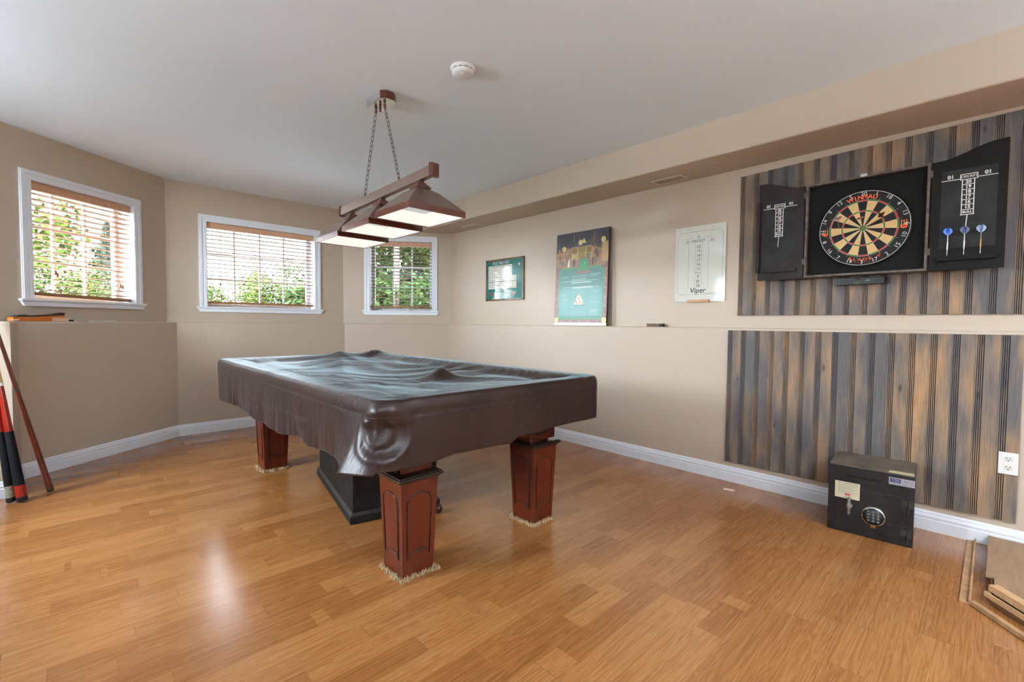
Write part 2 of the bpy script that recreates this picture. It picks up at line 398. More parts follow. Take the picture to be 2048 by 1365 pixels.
def window(idx, F, s0, s1, z0, z1, cols, rows, crank=False):
    root = thing('window_%d' % idx, F.p((s0+s1)/2, z0, 0), None, None, kind='structure')
    i0, i1, j1 = s0+CW, s1-CW, z1-CW
    mb = MB()
    # casing with stepped profile: three sides
    for (w0, w1, t) in ((0, CW, .012), (.006, .03, .018), (.05, CW-.004, .016)):
        mb.prism(F, [(s0+w0, z0), (s0+w1, z0), (s0+w1, z1-w1), (s1-w1, z1-w1), (s1-w1, z0), (s1-w0, z0), (s1-w0, z1-w0), (s0+w0, z1-w0)], .0005, t)
    mb.build('casing', M_trim, root)
    mb = MB()
    mb.box(F, s0-.022, s1+.022, z0-.018, z0, -.235, .034)      # stool
    o = mb.build('stool', M_trim, root, bevel=.004)
    mb = MB()
    P = [(s0-.018, z0-.018), (s1+.018, z0-.018), (s1-.002, z0-.056), (s0+.002, z0-.056)]
    mb.prism(F, P, .0005, .022); mb.build('apron', M_trim, root, bevel=.005)
    mb = MB(); d0, d1 = -.235, -.002; e = .010
    mb.box(F, i0-e, i0, z0, j1+e, d0, d1); mb.box(F, i1, i1+e, z0, j1+e, d0, d1); mb.box(F, i0-e, i1+e, j1, j1+e, d0, d1)
    mb.build('jamb', M_trim, root)
    fs = .035; g0, g1, h0, h1 = i0+fs, i1-fs, z0+fs, j1-fs; a0, a1 = -.205, -.165
    mb = MB()
    mb.box(F, i0, g0, z0, j1, a0, a1); mb.box(F, g1, i1, z0, j1, a0, a1); mb.box(F, g0, g1, z0, h0, a0, a1); mb.box(F, g0, g1, h1, j1, a0, a1)
    mb.build('sash', M_trim, root, bevel=.003)
    mb = MB()
    for k in range(1, cols):
        x = g0+(g1-g0)*k/cols; mb.box(F, x-.008, x+.008, h0, h1, a0+.008, a1-.008)
    for k in range(1, rows):
        z = h0+(h1-h0)*k/rows; mb.box(F, g0, g1, z-.008, z+.008, a0+.01, a1-.01)
    mb.build('muntin_grid', M_trim, root)
    mb = MB(); mb.box(F, g0, g1, h0, h1, -.187, -.183); mb.build('pane', M_glass, root)
    if crank:
        mb = MB(); x = (i0+i1)/2+.06
        mb.box(F, x-.03, x+.03, z0, z0+.016, -.16, -.12); mb.tube([F.p(x, z0+.016, -.14), F.p(x+.01, z0+.03, -.12), F.p(x+.05, z0+.028, -.11), F.p(x+.07, z0+.018, -.11)], .005)
        mb.build('crank_handle', M_white, root)
    return (i0, i1, z0, j1)

def blind(F, i0, i1, z0, j1, label, zb, nsl, tassels, cordx, tilt=.02, droop=0):
    root = thing('window_blind', F.p((i0+i1)/2, z0+.02, -.05), label, 'blind', 'wooden window blinds')
    g = .004; x0, x1 = i0+g, i1-g
    mb = MB(); mb.box(F, x0, x1, j1-.062, j1-.002, -.028, -.018); mb.box(F, x0, x1, j1-.05, j1-.004, -.085, -.03)
    mb.build('headrail', M_rail, root, bevel=.002)
    mb = MB(); zt = j1-.085
    for k in range(nsl):
        z = zt-(zt-zb-.03)*k/(nsl-1)
        P0 = []
        dz = lambda x: -droop*((x-x0)/(x1-x0))*(k/nsl)
        for x in (x0, x1):
            for (c, h) in ((-.083, -tilt*.5), (-.055, .0025), (-.028, tilt*.5)):
                P0 += [F.p(x, z+h*.6+dz(x), c), F.p(x, z+h*.6+.0040+dz(x), c)]
        mb.add(P0, [(0, 2, 8, 6), (2, 4, 10, 8), (1, 7, 9, 3), (3, 9, 11, 5), (0, 6, 7, 1), (4, 5, 11, 10), (0, 1, 3, 2), (2, 3, 5, 4), (6, 8, 9, 7), (8, 10, 11, 9)])
    mb.build('slats', M_slat, root)
    mb = MB(); mb.prism(F, [(x0, zb-.012), (x1, zb-.012-droop), (x1, zb+.012-droop), (x0, zb+.012)], -.083, -.03)
    mb.build('bottom_rail', M_slat, root, bevel=.003)
    for x in cordx:
        mb = MB(); mb.tube([F.p(x, j1-.06, -.024), F.p(x, zb, -.024), F.p(x, zb-.002, -.055), F.p(x, zb, -.087), F.p(x, j1-.06, -.087)], .0009, 4); mb.build('ladder_cord', M_cord, root)
    for (x, z) in tassels:
        mb = MB(); mb.tube([F.p(x, j1-.06, -.02), F.p(x, z+.02, -.018)], .0008, 4); 
        G = Fr(F.p(x, z, -.016), F.r, F.n, (0, 0, 1)); mb.lathe(G, [(.003, .02), (.006, .014), (.008, 0), (.0075, -.012), (.004, -.016)], 10)
        mb.build('tassel', M_tassel, root)

def win_all(idx, F, oo, cols, label, zboff, nsl, tas, cords, droop=0, crank=False, tilt=.004):
    i0, i1, z0, j1 = window(idx, F, *oo, cols, 3, crank); Wd = i1-i0; H = j1-z0
    blind(F, i0, i1, z0, j1, label, z0+zboff, nsl, [(i0+Wd*x, z0+H*z) for x, z in tas], [i0+Wd*c for c in cords], tilt, droop)
win_all(1, F1, o1, 3, 'tan slatted blind in the leftmost window, trees and spruce behind', .045, 18, [(.21, .24), (.225, .22), (.855, .17), (.88, .16)], (.2, .83), droop=.018)
win_all(2, F2, o2, 4, 'widest tan slatted blind, in the middle window of the bay', .045, 18, [(.11, .27), (.12, .12), (.90, .13), (.905, .10)], (.12, .5, .91), droop=.0)
win_all(3, F3, o3, 3, 'tan slatted blind in the small bay window partly behind the lamp', .05, 18, [(.14, .21), (.17, .21), (.82, .05), (.85, .05)], (.15, .82), crank=True)
# side window added off frame to bring in light from the left
root = thing('window_4', F4.p(6.35, 1.25, 0), None, None, kind='structure')
mb = MB()
for (q0, q1, z0, z1) in ((5.8, 5.86, 1.25, 2.1), (6.84, 6.9, 1.25, 2.1), (5.86, 6.84, 1.25, 1.31), (5.86, 6.84, 2.04, 2.1)): mb.box(F4, q0, q1, z0, z1, -.15, .015)
mb.build('casing', M_trim, root); mb = MB(); mb.box(F4, 5.86, 6.84, 1.31, 2.04, -.08, -.075); mb.build('pane', M_glass, root)
# sky portals in the openings
def portal(F, s0, s1, z0, z1, d):
    l = bpy.data.lights.new('portal', 'AREA'); l.shape = 'RECTANGLE'; l.size = s1-s0; l.size_y = z1-z0; l.cycles.is_portal = True
    o = bpy.data.objects.new('sky_portal', l); COL.objects.link(o)
    c = F.p((s0+s1)/2, (z0+z1)/2, d); z = -F.n; x = F.r; y = z.cross(x)
    mm = Matrix.Identity(4)
    for i in range(3): mm[i][0] = x[i]; mm[i][1] = y[i]; mm[i][2] = z[i]; mm[i][3] = c[i]
    o.matrix_world = mm
for F, oo in ((F1, o1), (F2, o2), (F3, o3)): portal(F, oo[0]+CW, oo[1]-CW, oo[2], oo[3]-CW, -.235)
portal(F4, 5.8, 6.9, 1.25, 2.1, -.2)
# fill panel added on the ceiling behind the camera
M_panel = mat('fill_panel_glow', (.9, .9, .9), .5, emit=(1, .97, .93), estr=4)
for i, (x, y) in enumerate(REAR_FILL):
    t = thing('fill_panel', (x, y, HC-.03), 'flush white fill light panel added to the unseen rear ceiling', 'lamp', 'added rear fill lights')
    mb = MB(); mb.box(W3, x-.62, x+.62, y-.32, y+.32, HC-.03, HC-.001); mb.build('frame', M_white, t, bevel=.004)
    mb = MB(); mb.box(W3, x-.58, x+.58, y-.28, y+.28, HC-.034, HC-.03); mb.build('diffuser', M_panel, t)
    area_light('fill_panel_light', (0, 0, -.008), (0, 0, 0), 1.14, .54, REAR_POWER, (.92, .96, 1), t)

for i, (x, y, pw) in enumerate(UPLIGHTS):  # uplighters added out of view as fill for the ceiling
    t = thing('fill_uplighter', (x, y, 0), 'tall fill uplighter added out of view to brighten the ceiling', 'lamp', 'added fill uplighters')
    Gf = Fr((x, y, 0), (1, 0, 0), (0, 1, 0), (0, 0, 1))
    mb = MB(); mb.lathe(Gf, [(.15, .001), (.15, .02), (.03, .03)], 32); mb.build('base', M_black, t)
    mb = MB(); mb.lathe(Gf, [(.012, .03), (.012, 1.70)], 12); mb.build('pole', M_black, t)
    mb = MB(); mb.lathe(Gf, [(.03, 1.70), (.16, 1.78), (.165, 1.785), (.155, 1.785), (.02, 1.712)], 32, cap=False); mb.build('bowl', M_white, t)
    area_light('uplight', (0, 0, 1.76), (PI, 0, 0), .2, .2, pw, (.76, .89, 1), t)

# ------------------------------------------------------------------ wainscot panels
def bead_panel(name, label, X, y0, y1, z0, z1, seedv, slope=0):
    """y0 > y1 : runs toward the camera"""
    random.seed(seedv); F = Fr((X, y0, 0), (0, -1, 0), (0, 0, 1), (-1, 0, 0)); Wt = y0-y1; mb = MB(); bid = []
    bw = .0925; x = 0; i = 0
    gv = lambda: len(mb.v)
    while x < Wt-.005:
        e = min(x+bw, Wt); n0 = len(mb.f)
        g = .005
        segs = [(x+.001, x+.016)]; 
        beads = [(x+.0005, x+.006), (x+.009, x+.013), (x+.017, x+.021), (x+.025, x+.029), (x+.033, e-.0005)]
        for (p, q) in beads:
            q = min(q, e-.0005)
            if q <= p: continue
            mb.box(F, p, q, z0, z1+slope*x, .0025, .0095, 0)
        mb.box(F, x, e, z0+.001, z1+slope*x-.001, 0, .004, 1)
        s = random.random()*10; tone = random.choice([-1.6, -.8, 0, 0, .6, 1.0, 1.6]) 
        bid += [(tone, s)]*(len(mb.f)-n0)
        x = e; i += 1
    o = mb.build(name, [M_bead, M_groove]); at = o.data.attributes.new('board', 'FLOAT_VECTOR', 'FACE')
    at.data.foreach_set('vector', [c for (t, s) in bid for c in (t*1.0, t*1.0, t*1.0)])
    recenter(o); tag(o, label, 'wall panel', 'beadboard wall panels'); return o
bead_panel('beadboard_panel', 'weathered grey-brown vertical board panel behind the dartboard cabinet', XR-.001, 1.328, -.55, 1.231, 2.252, 11, .03)
bead_panel('beadboard_panel', 'weathered grey-brown vertical board panel below the ledge, behind the safe', XL-.001, 1.362, -.108, .146, 1.122, 23)


# ------------------------------------------------------------------ pool table
M_cherry = mat('cherry_wood', srgb(90, 31, 14), .28, var=.25, vscale=3, vstretch=(8, 8, 1), coat=.3)
M_darkwood = mat('dark_moulding', (.018, .009, .006), .3, coat=.3)
M_slate = mat('green_cloth', (.02, .12, .06), .9)
TX0, TX1, TY0, TY1, TZ = .845, 2.245, 1.615, 4.285, .853
tbl = thing('pool_table', (1.545, 2.95, 0), 'cherry wood pool table with four tapered panelled legs under a brown cover', 'pool table')
def leg(cx, cy):
    mb = MB(); ht, hb = .0985, .082; z0, z1 = .002, .445
    mb.frus(W3, (cx-hb, cx+hb, cy-hb, cy+hb, z0), (cx-ht, cx+ht, cy-ht, cy+ht, z1))
    o = mb.build('leg', M_cherry, tbl, bevel=.003)
    mb = MB()
    for k in range(4):
        d = Vector((math.cos(k*PI/2), math.sin(k*PI/2), 0)); r = Vector((-d.y, d.x, 0))
        def P(a, z, lift=.0012):
            h = hb+(ht-hb)*(z-z0)/(z1-z0); return Vector((cx, cy, z))+d*(h+lift)+r*a
        wd = lambda z: (hb+(ht-hb)*(z-z0)/(z1-z0))*.68
        zb_, zt_ = .09, .345; pts = []
        for j in range(13):
            t = PI*j/12; pts.append((wd(zt_)*math.cos(t), zt_+.045*math.sin(t)))
        for j in range(13):
            t = PI*j/12; pts.append((-wd(zb_)*math.cos(t), zb_+.03*math.sin(t)))
        mb.tube([P(a, z) for a, z in pts], .0028, 6, closed=True)
    mb.build('panel_moulding', M_darkwood, o)
    mb = MB()
    for (h, a, b) in ((.103, .443, .450), (.110, .450, .456), (.118, .456, .468), (.112, .468, .474)): mb.box(W3, cx-h, cx+h, cy-h, cy+h, a, b)
    mb.build('cap_moulding', M_darkwood, o, bevel=.003)
    mb = MB(); h = .075; ox_ = .012 if cx < 1.5 else -.012; oy_ = .012 if cy < 2.9 else -.012; mb.box(W3, cx-h+ox_, cx+h+ox_, cy-h+oy_, cy+h+oy_, .474, .62); mb.build('neck', M_cherry, o, bevel=.003)
    return o
LX = (1.125, 1.967); LY = (1.872, 3.908)
for x in LX:
    for y in LY: leg(x, y)
# arched aprons
def apron(F, L):
    mb = MB(); n = 40; lo = []
    for i in range(n+1):
        x = -L/2+L*i/n; t = abs(x)/(L/2)
        if t > .93: z = .488
        elif t > .80: z = .50-.022*(1-(t-.80)/.13) if False else .488
        else: z = .488+.062*(1-(t/.80)**2.4)
        lo.append((x, z))
    mb.prism(F, lo+[(L/2, .70), (-L/2, .70)], -.03, 0)
    o = mb.build('apron', M_cherry, tbl, bevel=.002)
    for s in (-1, 1):
        mb = MB(); c = s*(L/2-.13)
        mb.tube([F.p(c-.10, .535, .001), F.p(c-.06, .535, .001), F.p(c-.0, .520, .001), F.p(c+.06, .535, .001), F.p(c+.10, .535, .001), F.p(c+.10, .59, .001), F.p(c-.10, .59, .001)], .006, 6, closed=True)
        mb.build('carved_recess', M_darkwood, o)
ax0, ax1, ay0, ay1 = 1.03, 2.06, 1.785, 3.995
apron(Fr(((ax0+ax1)/2, ay0, 0), (1, 0, 0), (0, 0, 1), (0, -1, 0)), ax1-ax0)
apron(Fr(((ax0+ax1)/2, ay1, 0), (-1, 0, 0), (0, 0, 1), (0, 1, 0)), ax1-ax0)
apron(Fr((ax0, (ay0+ay1)/2, 0), (0, -1, 0), (0, 0, 1), (-1, 0, 0)), ay1-ay0)
apron(Fr((ax1, (ay0+ay1)/2, 0), (0, 1, 0), (0, 0, 1), (1, 0, 0)), ay1-ay0)
mb = MB(); mb.box(W3, 1.0, 2.09, 1.76, 4.03, .70, .730); mb.build('bed_frame', M_cherry, tbl)
mb = MB(); mb.box(W3, .99, 2.10, 1.75, 4.15, .730, .755); mb.build('playing_surface', M_slate, tbl)
mb = MB()
for (x0, x1, y0, y1) in ((.875, .99, 1.65, 4.25), (2.10, 2.215, 1.65, 4.25), (.99, 2.10, 1.65, 1.75), (.99, 2.10, 4.15, 4.25)): mb.box(W3, x0, x1, y0, y1, .75, .828)
mb.build('rail', M_cherry, tbl, bevel=.006)

# ------------------------------------------------------------------ vinyl cover
def rrect(s):
    """perimeter point (unit 0..1) of the rounded rectangle; starts at near-left corner going right"""
    w_, h_, r_ = TX1-TX0, TY1-TY0, .055
    segs = [('l', (TX0+r_, TY0), (1, 0), w_-2*r_), ('a', (TX1-r_, TY0+r_), -PI/2, r_*PI/2), ('l', (TX1, TY0+r_), (0, 1), h_-2*r_), ('a', (TX1-r_, TY1-r_), 0, r_*PI/2),
            ('l', (TX1-r_, TY1), (-1, 0), w_-2*r_), ('a', (TX0+r_, TY1-r_), PI/2, r_*PI/2), ('l', (TX0, TY1-r_), (0, -1), h_-2*r_), ('a', (TX0+r_, TY0+r_), PI, r_*PI/2)]
    tot = sum(q[3] for q in segs); d = s % 1*tot
    for k, p, v, L in segs:
        if d <= L:
            if k == 'l': return (p[0]+v[0]*d, p[1]+v[1]*d, v[1], -v[0])
            a = v+d/r_; return (p[0]+r_*math.cos(a), p[1]+r_*math.sin(a), math.cos(a), math.sin(a))
        d -= L
    return (TX0, TY0, -1, 0)
def sstep(a, b, x):
    t = max(0, min(1, (x-a)/(b-a))); return t*t*(3-2*t)
def nz(x, y, z=0): return noise.noise(Vector((x, y, z)))
def ridge(x, y, ax, ay, bx, by, wd, h):
    d = Vector((bx-ax, by-ay)); L = d.length; d /= L; px, py = x-ax, y-ay
    t = px*d.x+py*d.y; e = abs(-px*d.y+py*d.x); f = max(0, min(1, t/L)); 
    if t < 0: e = math.hypot(px, py)
    if t > L: e = math.hypot(x-bx, y-by)
    return h*math.exp(-(e/wd)**1.5)*(1-.75*f)
def top_z(x, y):
    de = min(x-TX0, TX1-x, y-TY0, TY1-y)
    z = TZ-.034*sstep(.07, .24, de)-.030*sstep(.15, .70, de)
    z += .006*nz(x*2.2, y*1.6, 1)*sstep(.02, .2, de)+.0035*nz(x*7+y*3, y*5-x*4, 5)*sstep(.02, .1, de)
    q = nz(x*1.5+2, y*1.1, 9)*6+(x*.9+y*1.1)*5
    z += .0042*math.sin(q*2.2)*sstep(.06, .25, de)+.0015*math.sin(q*5.1+2)*sstep(.06, .2, de)*(.5+nz(x*2, y*2, 4))
    # puckers along the long edges
    for dd, al in ((x-TX0, y), (TX1-x, y)):
        z += .003*math.exp(-((dd-.11)/.07)**2)*math.sin(al*70+5*nz(al*6, dd*5)+dd*60)*(.6+.6*nz(al*2.1, 3))
    z += .034*math.exp(-(((x-1.70)/.10)**2+((y-2.44)/.10)**2))+ridge(x, y, 1.70, 2.44, 1.98, 2.0, .06, .014)+ridge(x, y, 1.70, 2.44, 1.25, 2.12, .05, .014)+ridge(x, y, 1.70, 2.44, 2.1, 2.75, .09, .012)
    z += ridge(x, y, 1.80, 4.20, 1.32, 3.0, .075, .018)+ridge(x, y, 1.80, 4.20, 1.95, 3.1, .07, .014)
    z += .030*math.exp(-(((x-2.16)/.09)**2+((y-4.22)/.10)**2))
    z += ridge(x, y, .90, 3.0, 1.3, 2.9, .05, .010)+ridge(x, y, .95, 2.2, 1.3, 2.45, .04, .010)
    z += ridge(x, y, 1.2, 2.9, 1.35, 2.0, .03, .007)
    return z
def hem_z(x, y, nx, ny):
    if nx < -.7:      # left side
        prof = [(1.6, .552), (1.82, .545), (1.98, .560), (2.06, .568), (2.3, .548), (2.37, .555), (2.48, .565), (2.67, .540), (2.78, .532), (3.2, .545), (3.38, .563), (3.58, .553), (3.83, .557), (4.15, .533), (4.29, .54)]
        for (a, b) in zip(prof, prof[1:]):
            if y <= b[0]: return a[1]+(b[1]-a[1])*max(0, (y-a[0]))/(b[0]-a[0])
        return .54
    if ny < -.7:
        prof = [(.84, .568), (1.0, .573), (1.08, .581), (1.18, .592), (1.42, .586), (1.52, .580), (1.56, .606), (1.73, .602), (1.84, .613), (2.2, .612)]
        for (a, b) in zip(prof, prof[1:]):
            if x <= b[0]: return a[1]+(b[1]-a[1])*max(0, (x-a[0]))/(b[0]-a[0])
        return .612
    if nx > .7: return .60+.01*nz(y*2, 2)
    if x < 1.2 and y < 2: return .558
    return .585 if y > 3 else .612
def cover():
    N = 960; J = 84; K = 44; P = []; SEAM = 8; seam = []; per = [rrect((i+.5)/N) for i in range(N)]
    cx, cy = (TX0+TX1)/2, (TY0+TY1)/2; hx, hy = (TX1-TX0)/2, (TY1-TY0)/2
    core = (hy-hx)       # spine half length so rings stay parallel to the edges
    for j in range(J+1):
        q = (j/J)**.9
        for (x, y, nx, ny) in per:
            sy = max(-core, min(core, y-cy)); X = cx+(x-cx)*q; Y = cy+sy*1.0+(y-cy-sy)*q
            P.append((X, Y, top_z(X, Y)))
    R0 = len(P)
    for k in range(1, K+1):
        t = k/K
        for i, (x, y, nx, ny) in enumerate(per):
            hz = hem_z(x, y, nx, ny); zt = top_z(x, y)
            if t < .16: a = t/.16; out = .020*math.sin(a*PI/2); z = zt-.034*(1-math.cos(a*PI/2))-.026*a*a
            else:
                a = (t-.16)/.84; out = .020; z = (zt-.06)+(hz-zt+.06)*a
            tt = max(0, (t-.16)/.84)
            s = i/N*7.9
            left = nx < -.7; end = ny < -.7
            amp = .011 if left else .004
            f = nz(s*3.3, tt*.5, 3)*1.0+.5*nz(s*8, tt*.8, 7)+.25*nz(s*19, tt*1.5, 2)
            out += amp*1.5*f*(.25+tt)*tt**.3 if tt > 0 else 0
            if left: out += .006*math.exp(-((z-.66)/.014)**2)*(1 if 2.3 < y < 3.6 else 0)*(.5+nz(s*6, 1))+.02*tt*sstep(3.4, 4.3, y)*0
            # seam groove
            out -= .0035*math.exp(-((t-.17)/.013)**2)
            # near-left corner flare and pocket swirl
            dc = math.hypot(x-TX0, y-TY0); sg = 1 if (x-TX0) > (y-TY0) else -1; ds = dc*sg
            fl = math.exp(-(ds/.15)**2)
            ox = out*nx; oy = out*ny
            g = tt**1.2
            if ds < 0: ox -= (.040+.062*sstep(0, .15, -ds))*math.exp(-(max(0, -ds-.12)/.13)**2)*g; oy -= .030*math.exp(-(ds/.12)**2)*g
            else: ox -= .035*math.exp(-(ds/.16)**2)*g; oy -= .030*math.exp(-(ds/.22)**2)*g
            rr = math.hypot((ds-.015)*1.0, z-.715)
            ring_ = .006*math.exp(-((rr-.108)/.020)**2)-.020*math.exp(-(rr/.085)**4)*sstep(0, .25, tt)
            r2 = math.hypot(ds+.005, (z-.745)*.75); ring_ += .009*math.exp(-((r2-.055)/.014)**2)*(1 if z < .77 else .3)
            ring_ += .014*math.exp(-((ds+.012)/.013)**2)*sstep(.66, .76, z)*sstep(.84, .80, z)
            dx_, dy_ = (nx, ny)
            if fl > .05: v = Vector((nx, ny))+Vector((-.7, -.7))*fl; v.normalize(); dx_, dy_ = v.x, v.y
            ox += ring_*dx_; oy += ring_*dy_
            P.append((x+ox, y+oy, z+.004*fl*math.sin(tt*9)+.024*math.exp(-((ds+.04)/.20)**2)*tt))
            if k == SEAM: seam.append((x+ox*1.06, y+oy*1.06, P[-1][2]))
    # hem turned under
    fs = []
    rows = J+1+K
    for j in range(rows-1):
        for i in range(N):
            fs.append((j*N+i, j*N+(i+1) % N, (j+1)*N+(i+1) % N, (j+1)*N+i))
    mb = MB(); mb.add(P, fs, 0, True)
    m = bpy.data.materials.new('brown_vinyl'); m.use_nodes = True; n = m.node_tree.nodes; l = m.node_tree.links; b = n['Principled BSDF']
    b.inputs['Roughness'].default_value = .36; b.inputs['Specular IOR Level'].default_value = .5; b.inputs['Sheen Weight'].default_value = .35; b.inputs['Sheen Roughness'].default_value = .25; b.inputs['Sheen Tint'].default_value = (.62, .85, .95, 1)  # bluish sheen tint stands in for sky reflected on the cover
    tcn = n.new('ShaderNodeTexCoord'); z1 = n.new('ShaderNodeTexNoise'); z1.inputs['Scale'].default_value = 5; z1.inputs['Detail'].default_value = 6; l.new(tcn.outputs['Object'], z1.inputs['Vector'])
    r = n.new('ShaderNodeValToRGB'); r.color_ramp.elements[0].position = .3; r.color_ramp.elements[0].color = (*srgb(36, 18, 15), 1); r.color_ramp.elements[1].position = .7; r.color_ramp.elements[1].color = (*srgb(50, 28, 23), 1)
    l.new(z1.outputs['Fac'], r.inputs[0]); l.new(r.outputs[0], b.inputs['Base Color'])
    z2 = n.new('ShaderNodeTexNoise'); z2.inputs['Scale'].default_value = 300; l.new(tcn.outputs['Object'], z2.inputs['Vector'])
    mp = n.new('ShaderNodeMapping'); mp.inputs['Rotation'].default_value = (0, 0, .9); mp.inputs['Scale'].default_value = (2, 9, 2); l.new(tcn.outputs['Object'], mp.inputs[0])
    z3 = n.new('ShaderNodeTexNoise'); z3.inputs['Scale'].default_value = 4; z3.inputs['Detail'].default_value = 3; l.new(mp.outputs[0], z3.inputs['Vector'])
    ad = n.new('ShaderNodeMath'); ad.operation = 'MULTIPLY_ADD'; l.new(z3.outputs['Fac'], ad.inputs[0]); ad.inputs[1].default_value = 6; l.new(z2.outputs['Fac'], ad.inputs[2])
    bn = n.new('ShaderNodeBump'); bn.inputs['Strength'].default_value = .5; bn.inputs['Distance'].default_value = .0012; l.new(ad.outputs[0], bn.inputs['Height']); l.new(bn.outputs[0], b.inputs['Normal'])
    o = mb.build('table_cover', m); so = o.modifiers.new('solid', 'SOLIDIFY'); so.thickness = .0022; so.offset = -1
    recenter(o); tag(o, 'wrinkled dark brown vinyl cover draped over the pool table', 'cover')
    WM[o.as_pointer()] = Matrix.Translation(o.location)
    mb = MB(); mb.tube(seam, .0021, 5, closed=True); mb.build('stitched_seam', mat('seam_brown', srgb(34, 18, 15), .5), o)
cover()

# black chest under the table
M_chest = mat('worn_black_paint', (.009, .009, .009), .55, spec=.3, var=.8, vscale=14, bump=.4, bscale=60)
M_chestedge = mat('worn_edge', (.030, .024, .016), .6, var=.6, vscale=25)
t = thing('black_chest', (1.49, 2.95, 0), 'black painted wooden chest standing on the floor under the pool table', 'chest', rz=math.radians(-11))
L = Fr((0, 0, 0), (1, 0, 0), (0, 1, 0), (0, 0, 1))
mb = MB(); mb.box(L, -.258, .258, -.503, .503, .02, .44); mb.build('body', M_chest, t, bevel=.004, local=True)
mb = MB(); mb.box(L, -.275, .275, -.52, .52, .0, .045); mb.build('plinth', M_chest, t, bevel=.003, local=True)
mb = MB(); mb.frus(L, (-.275, .275, -.52, .52, .046), (-.260, .260, -.505, .505, .062)); mb.build('plinth_moulding', M_chestedge, t, local=True)
mb = MB(); mb.box(L, -.26, .26, -.505, .505, .44, .46); mb.build('lid', M_chest, t, bevel=.004, local=True)

# shaggy carpet scraps under the feet
M_pile = mat('beige_pile', srgb(184, 156, 120), .95, var=.35, vscale=60)
def carpet(cx, cy, label, sd):
    random.seed(sd); mb = MB(); h = .086
    mb.box(W3, cx-h, cx+h, cy-h, cy+h, .0003, .002)
    for i in range(2600):
        side = random.random()
        x = cx+random.uniform(-.115, .115); y = cy+random.uniform(-.115, .115)
        if max(abs(x-cx), abs(y-cy)) < .078: continue
        # ragged outline
        if max(abs(x-cx), abs(y-cy)) > .090+.024*(.5+nz(math.atan2(y-cy, x-cx)*3, sd)): continue
        a = random.uniform(0, 2*PI); hh = random.uniform(.008, .026); r_ = random.uniform(.002, .004)
        q = Vector((x, y, .0005)); tp = q+Vector((math.cos(a)*.008, math.sin(a)*.008, hh))
        u = Vector((-math.sin(a), math.cos(a), 0))*r_; v = Vector((math.cos(a), math.sin(a), 0))*r_
        mb.add([q-u, q+u, q+v*1.5, tp], [(0, 1, 3), (1, 2, 3), (2, 0, 3), (0, 2, 1)])
    o = mb.build('carpet_scrap', M_pile); recenter(o); tag(o, label, 'carpet scrap', 'carpet scraps under the table legs')
carpet(LX[0], LY[0], 'shaggy beige carpet scrap under the nearest table leg', 1)
carpet(LX[1], LY[0], 'shaggy beige carpet scrap under the right-hand table leg', 2)
carpet(LX[0], LY[1], 'shaggy beige carpet scrap under the far left table leg', 3)
mb = MB(); mb.sphere((1.583, 2.30, .030), .030, 12); o = mb.build('ball', mat('dark_brown_ball', srgb(60, 34, 24), .35, var=.4, vscale=30)); recenter(o); tag(o, 'dark brown ball on the floor, just showing behind the nearest table leg', 'ball')

# ------------------------------------------------------------------ billiard lamp
M_lampwood = mat('mahogany', srgb(94, 44, 30), .22, spec=.6, var=.15, vscale=5, vstretch=(6, 1, 6), coat=.4)
M_pewter = mat('brushed_brown_metal', srgb(134, 112, 102), .38, metal=.55)
M_chrome = mat('chrome', (.75, .75, .76), .12, metal=1)
M_chain = mat('bronze_chain', srgb(70, 56, 46), .4, metal=.6)
M_glow = mat('glowing_liner', (.6, .56, .52), .5, emit=(1, .93, .84), estr=.36)
M_glow2 = mat('lit_lamp_panel', (.35, .35, .35), .4, emit=(.95, .97, 1), estr=.16)
lx = 1.432; lamp = thing('billiard_lamp', (lx, 2.71, 1.72), 'three-shade billiard lamp hanging on two chains over the covered pool table', 'pendant lamp')
BZ = lambda y: 1.985-.030*(y-2.1)/1.2
mb = MB(); mb.frus(Fr((0, 0, 0), (1, 0, 0), (0, 0, 1), (0, -1, 0)), (lx-.019, lx+.019, BZ(3.30)-.028, BZ(3.30)+.028, -3.29), (lx-.019, lx+.019, BZ(2.11)-.028, BZ(2.11)+.028, -2.13))
mb.build('crossbar', M_pewter, lamp, bevel=.003)
for (y, s) in ((2.125, -1), (3.295, 1)):
    mb = MB(); z = BZ(y)
    mb.box(W3, lx-.027, lx+.027, y-.012, y+.012, z-.037, z+.037); mb.box(W3, lx-.019, lx+.019, y+s*.012-.004, y+s*.012+.004, z-.027, z+.027)
    mb.build('end_cap', M_lampwood, lamp, bevel=.003)
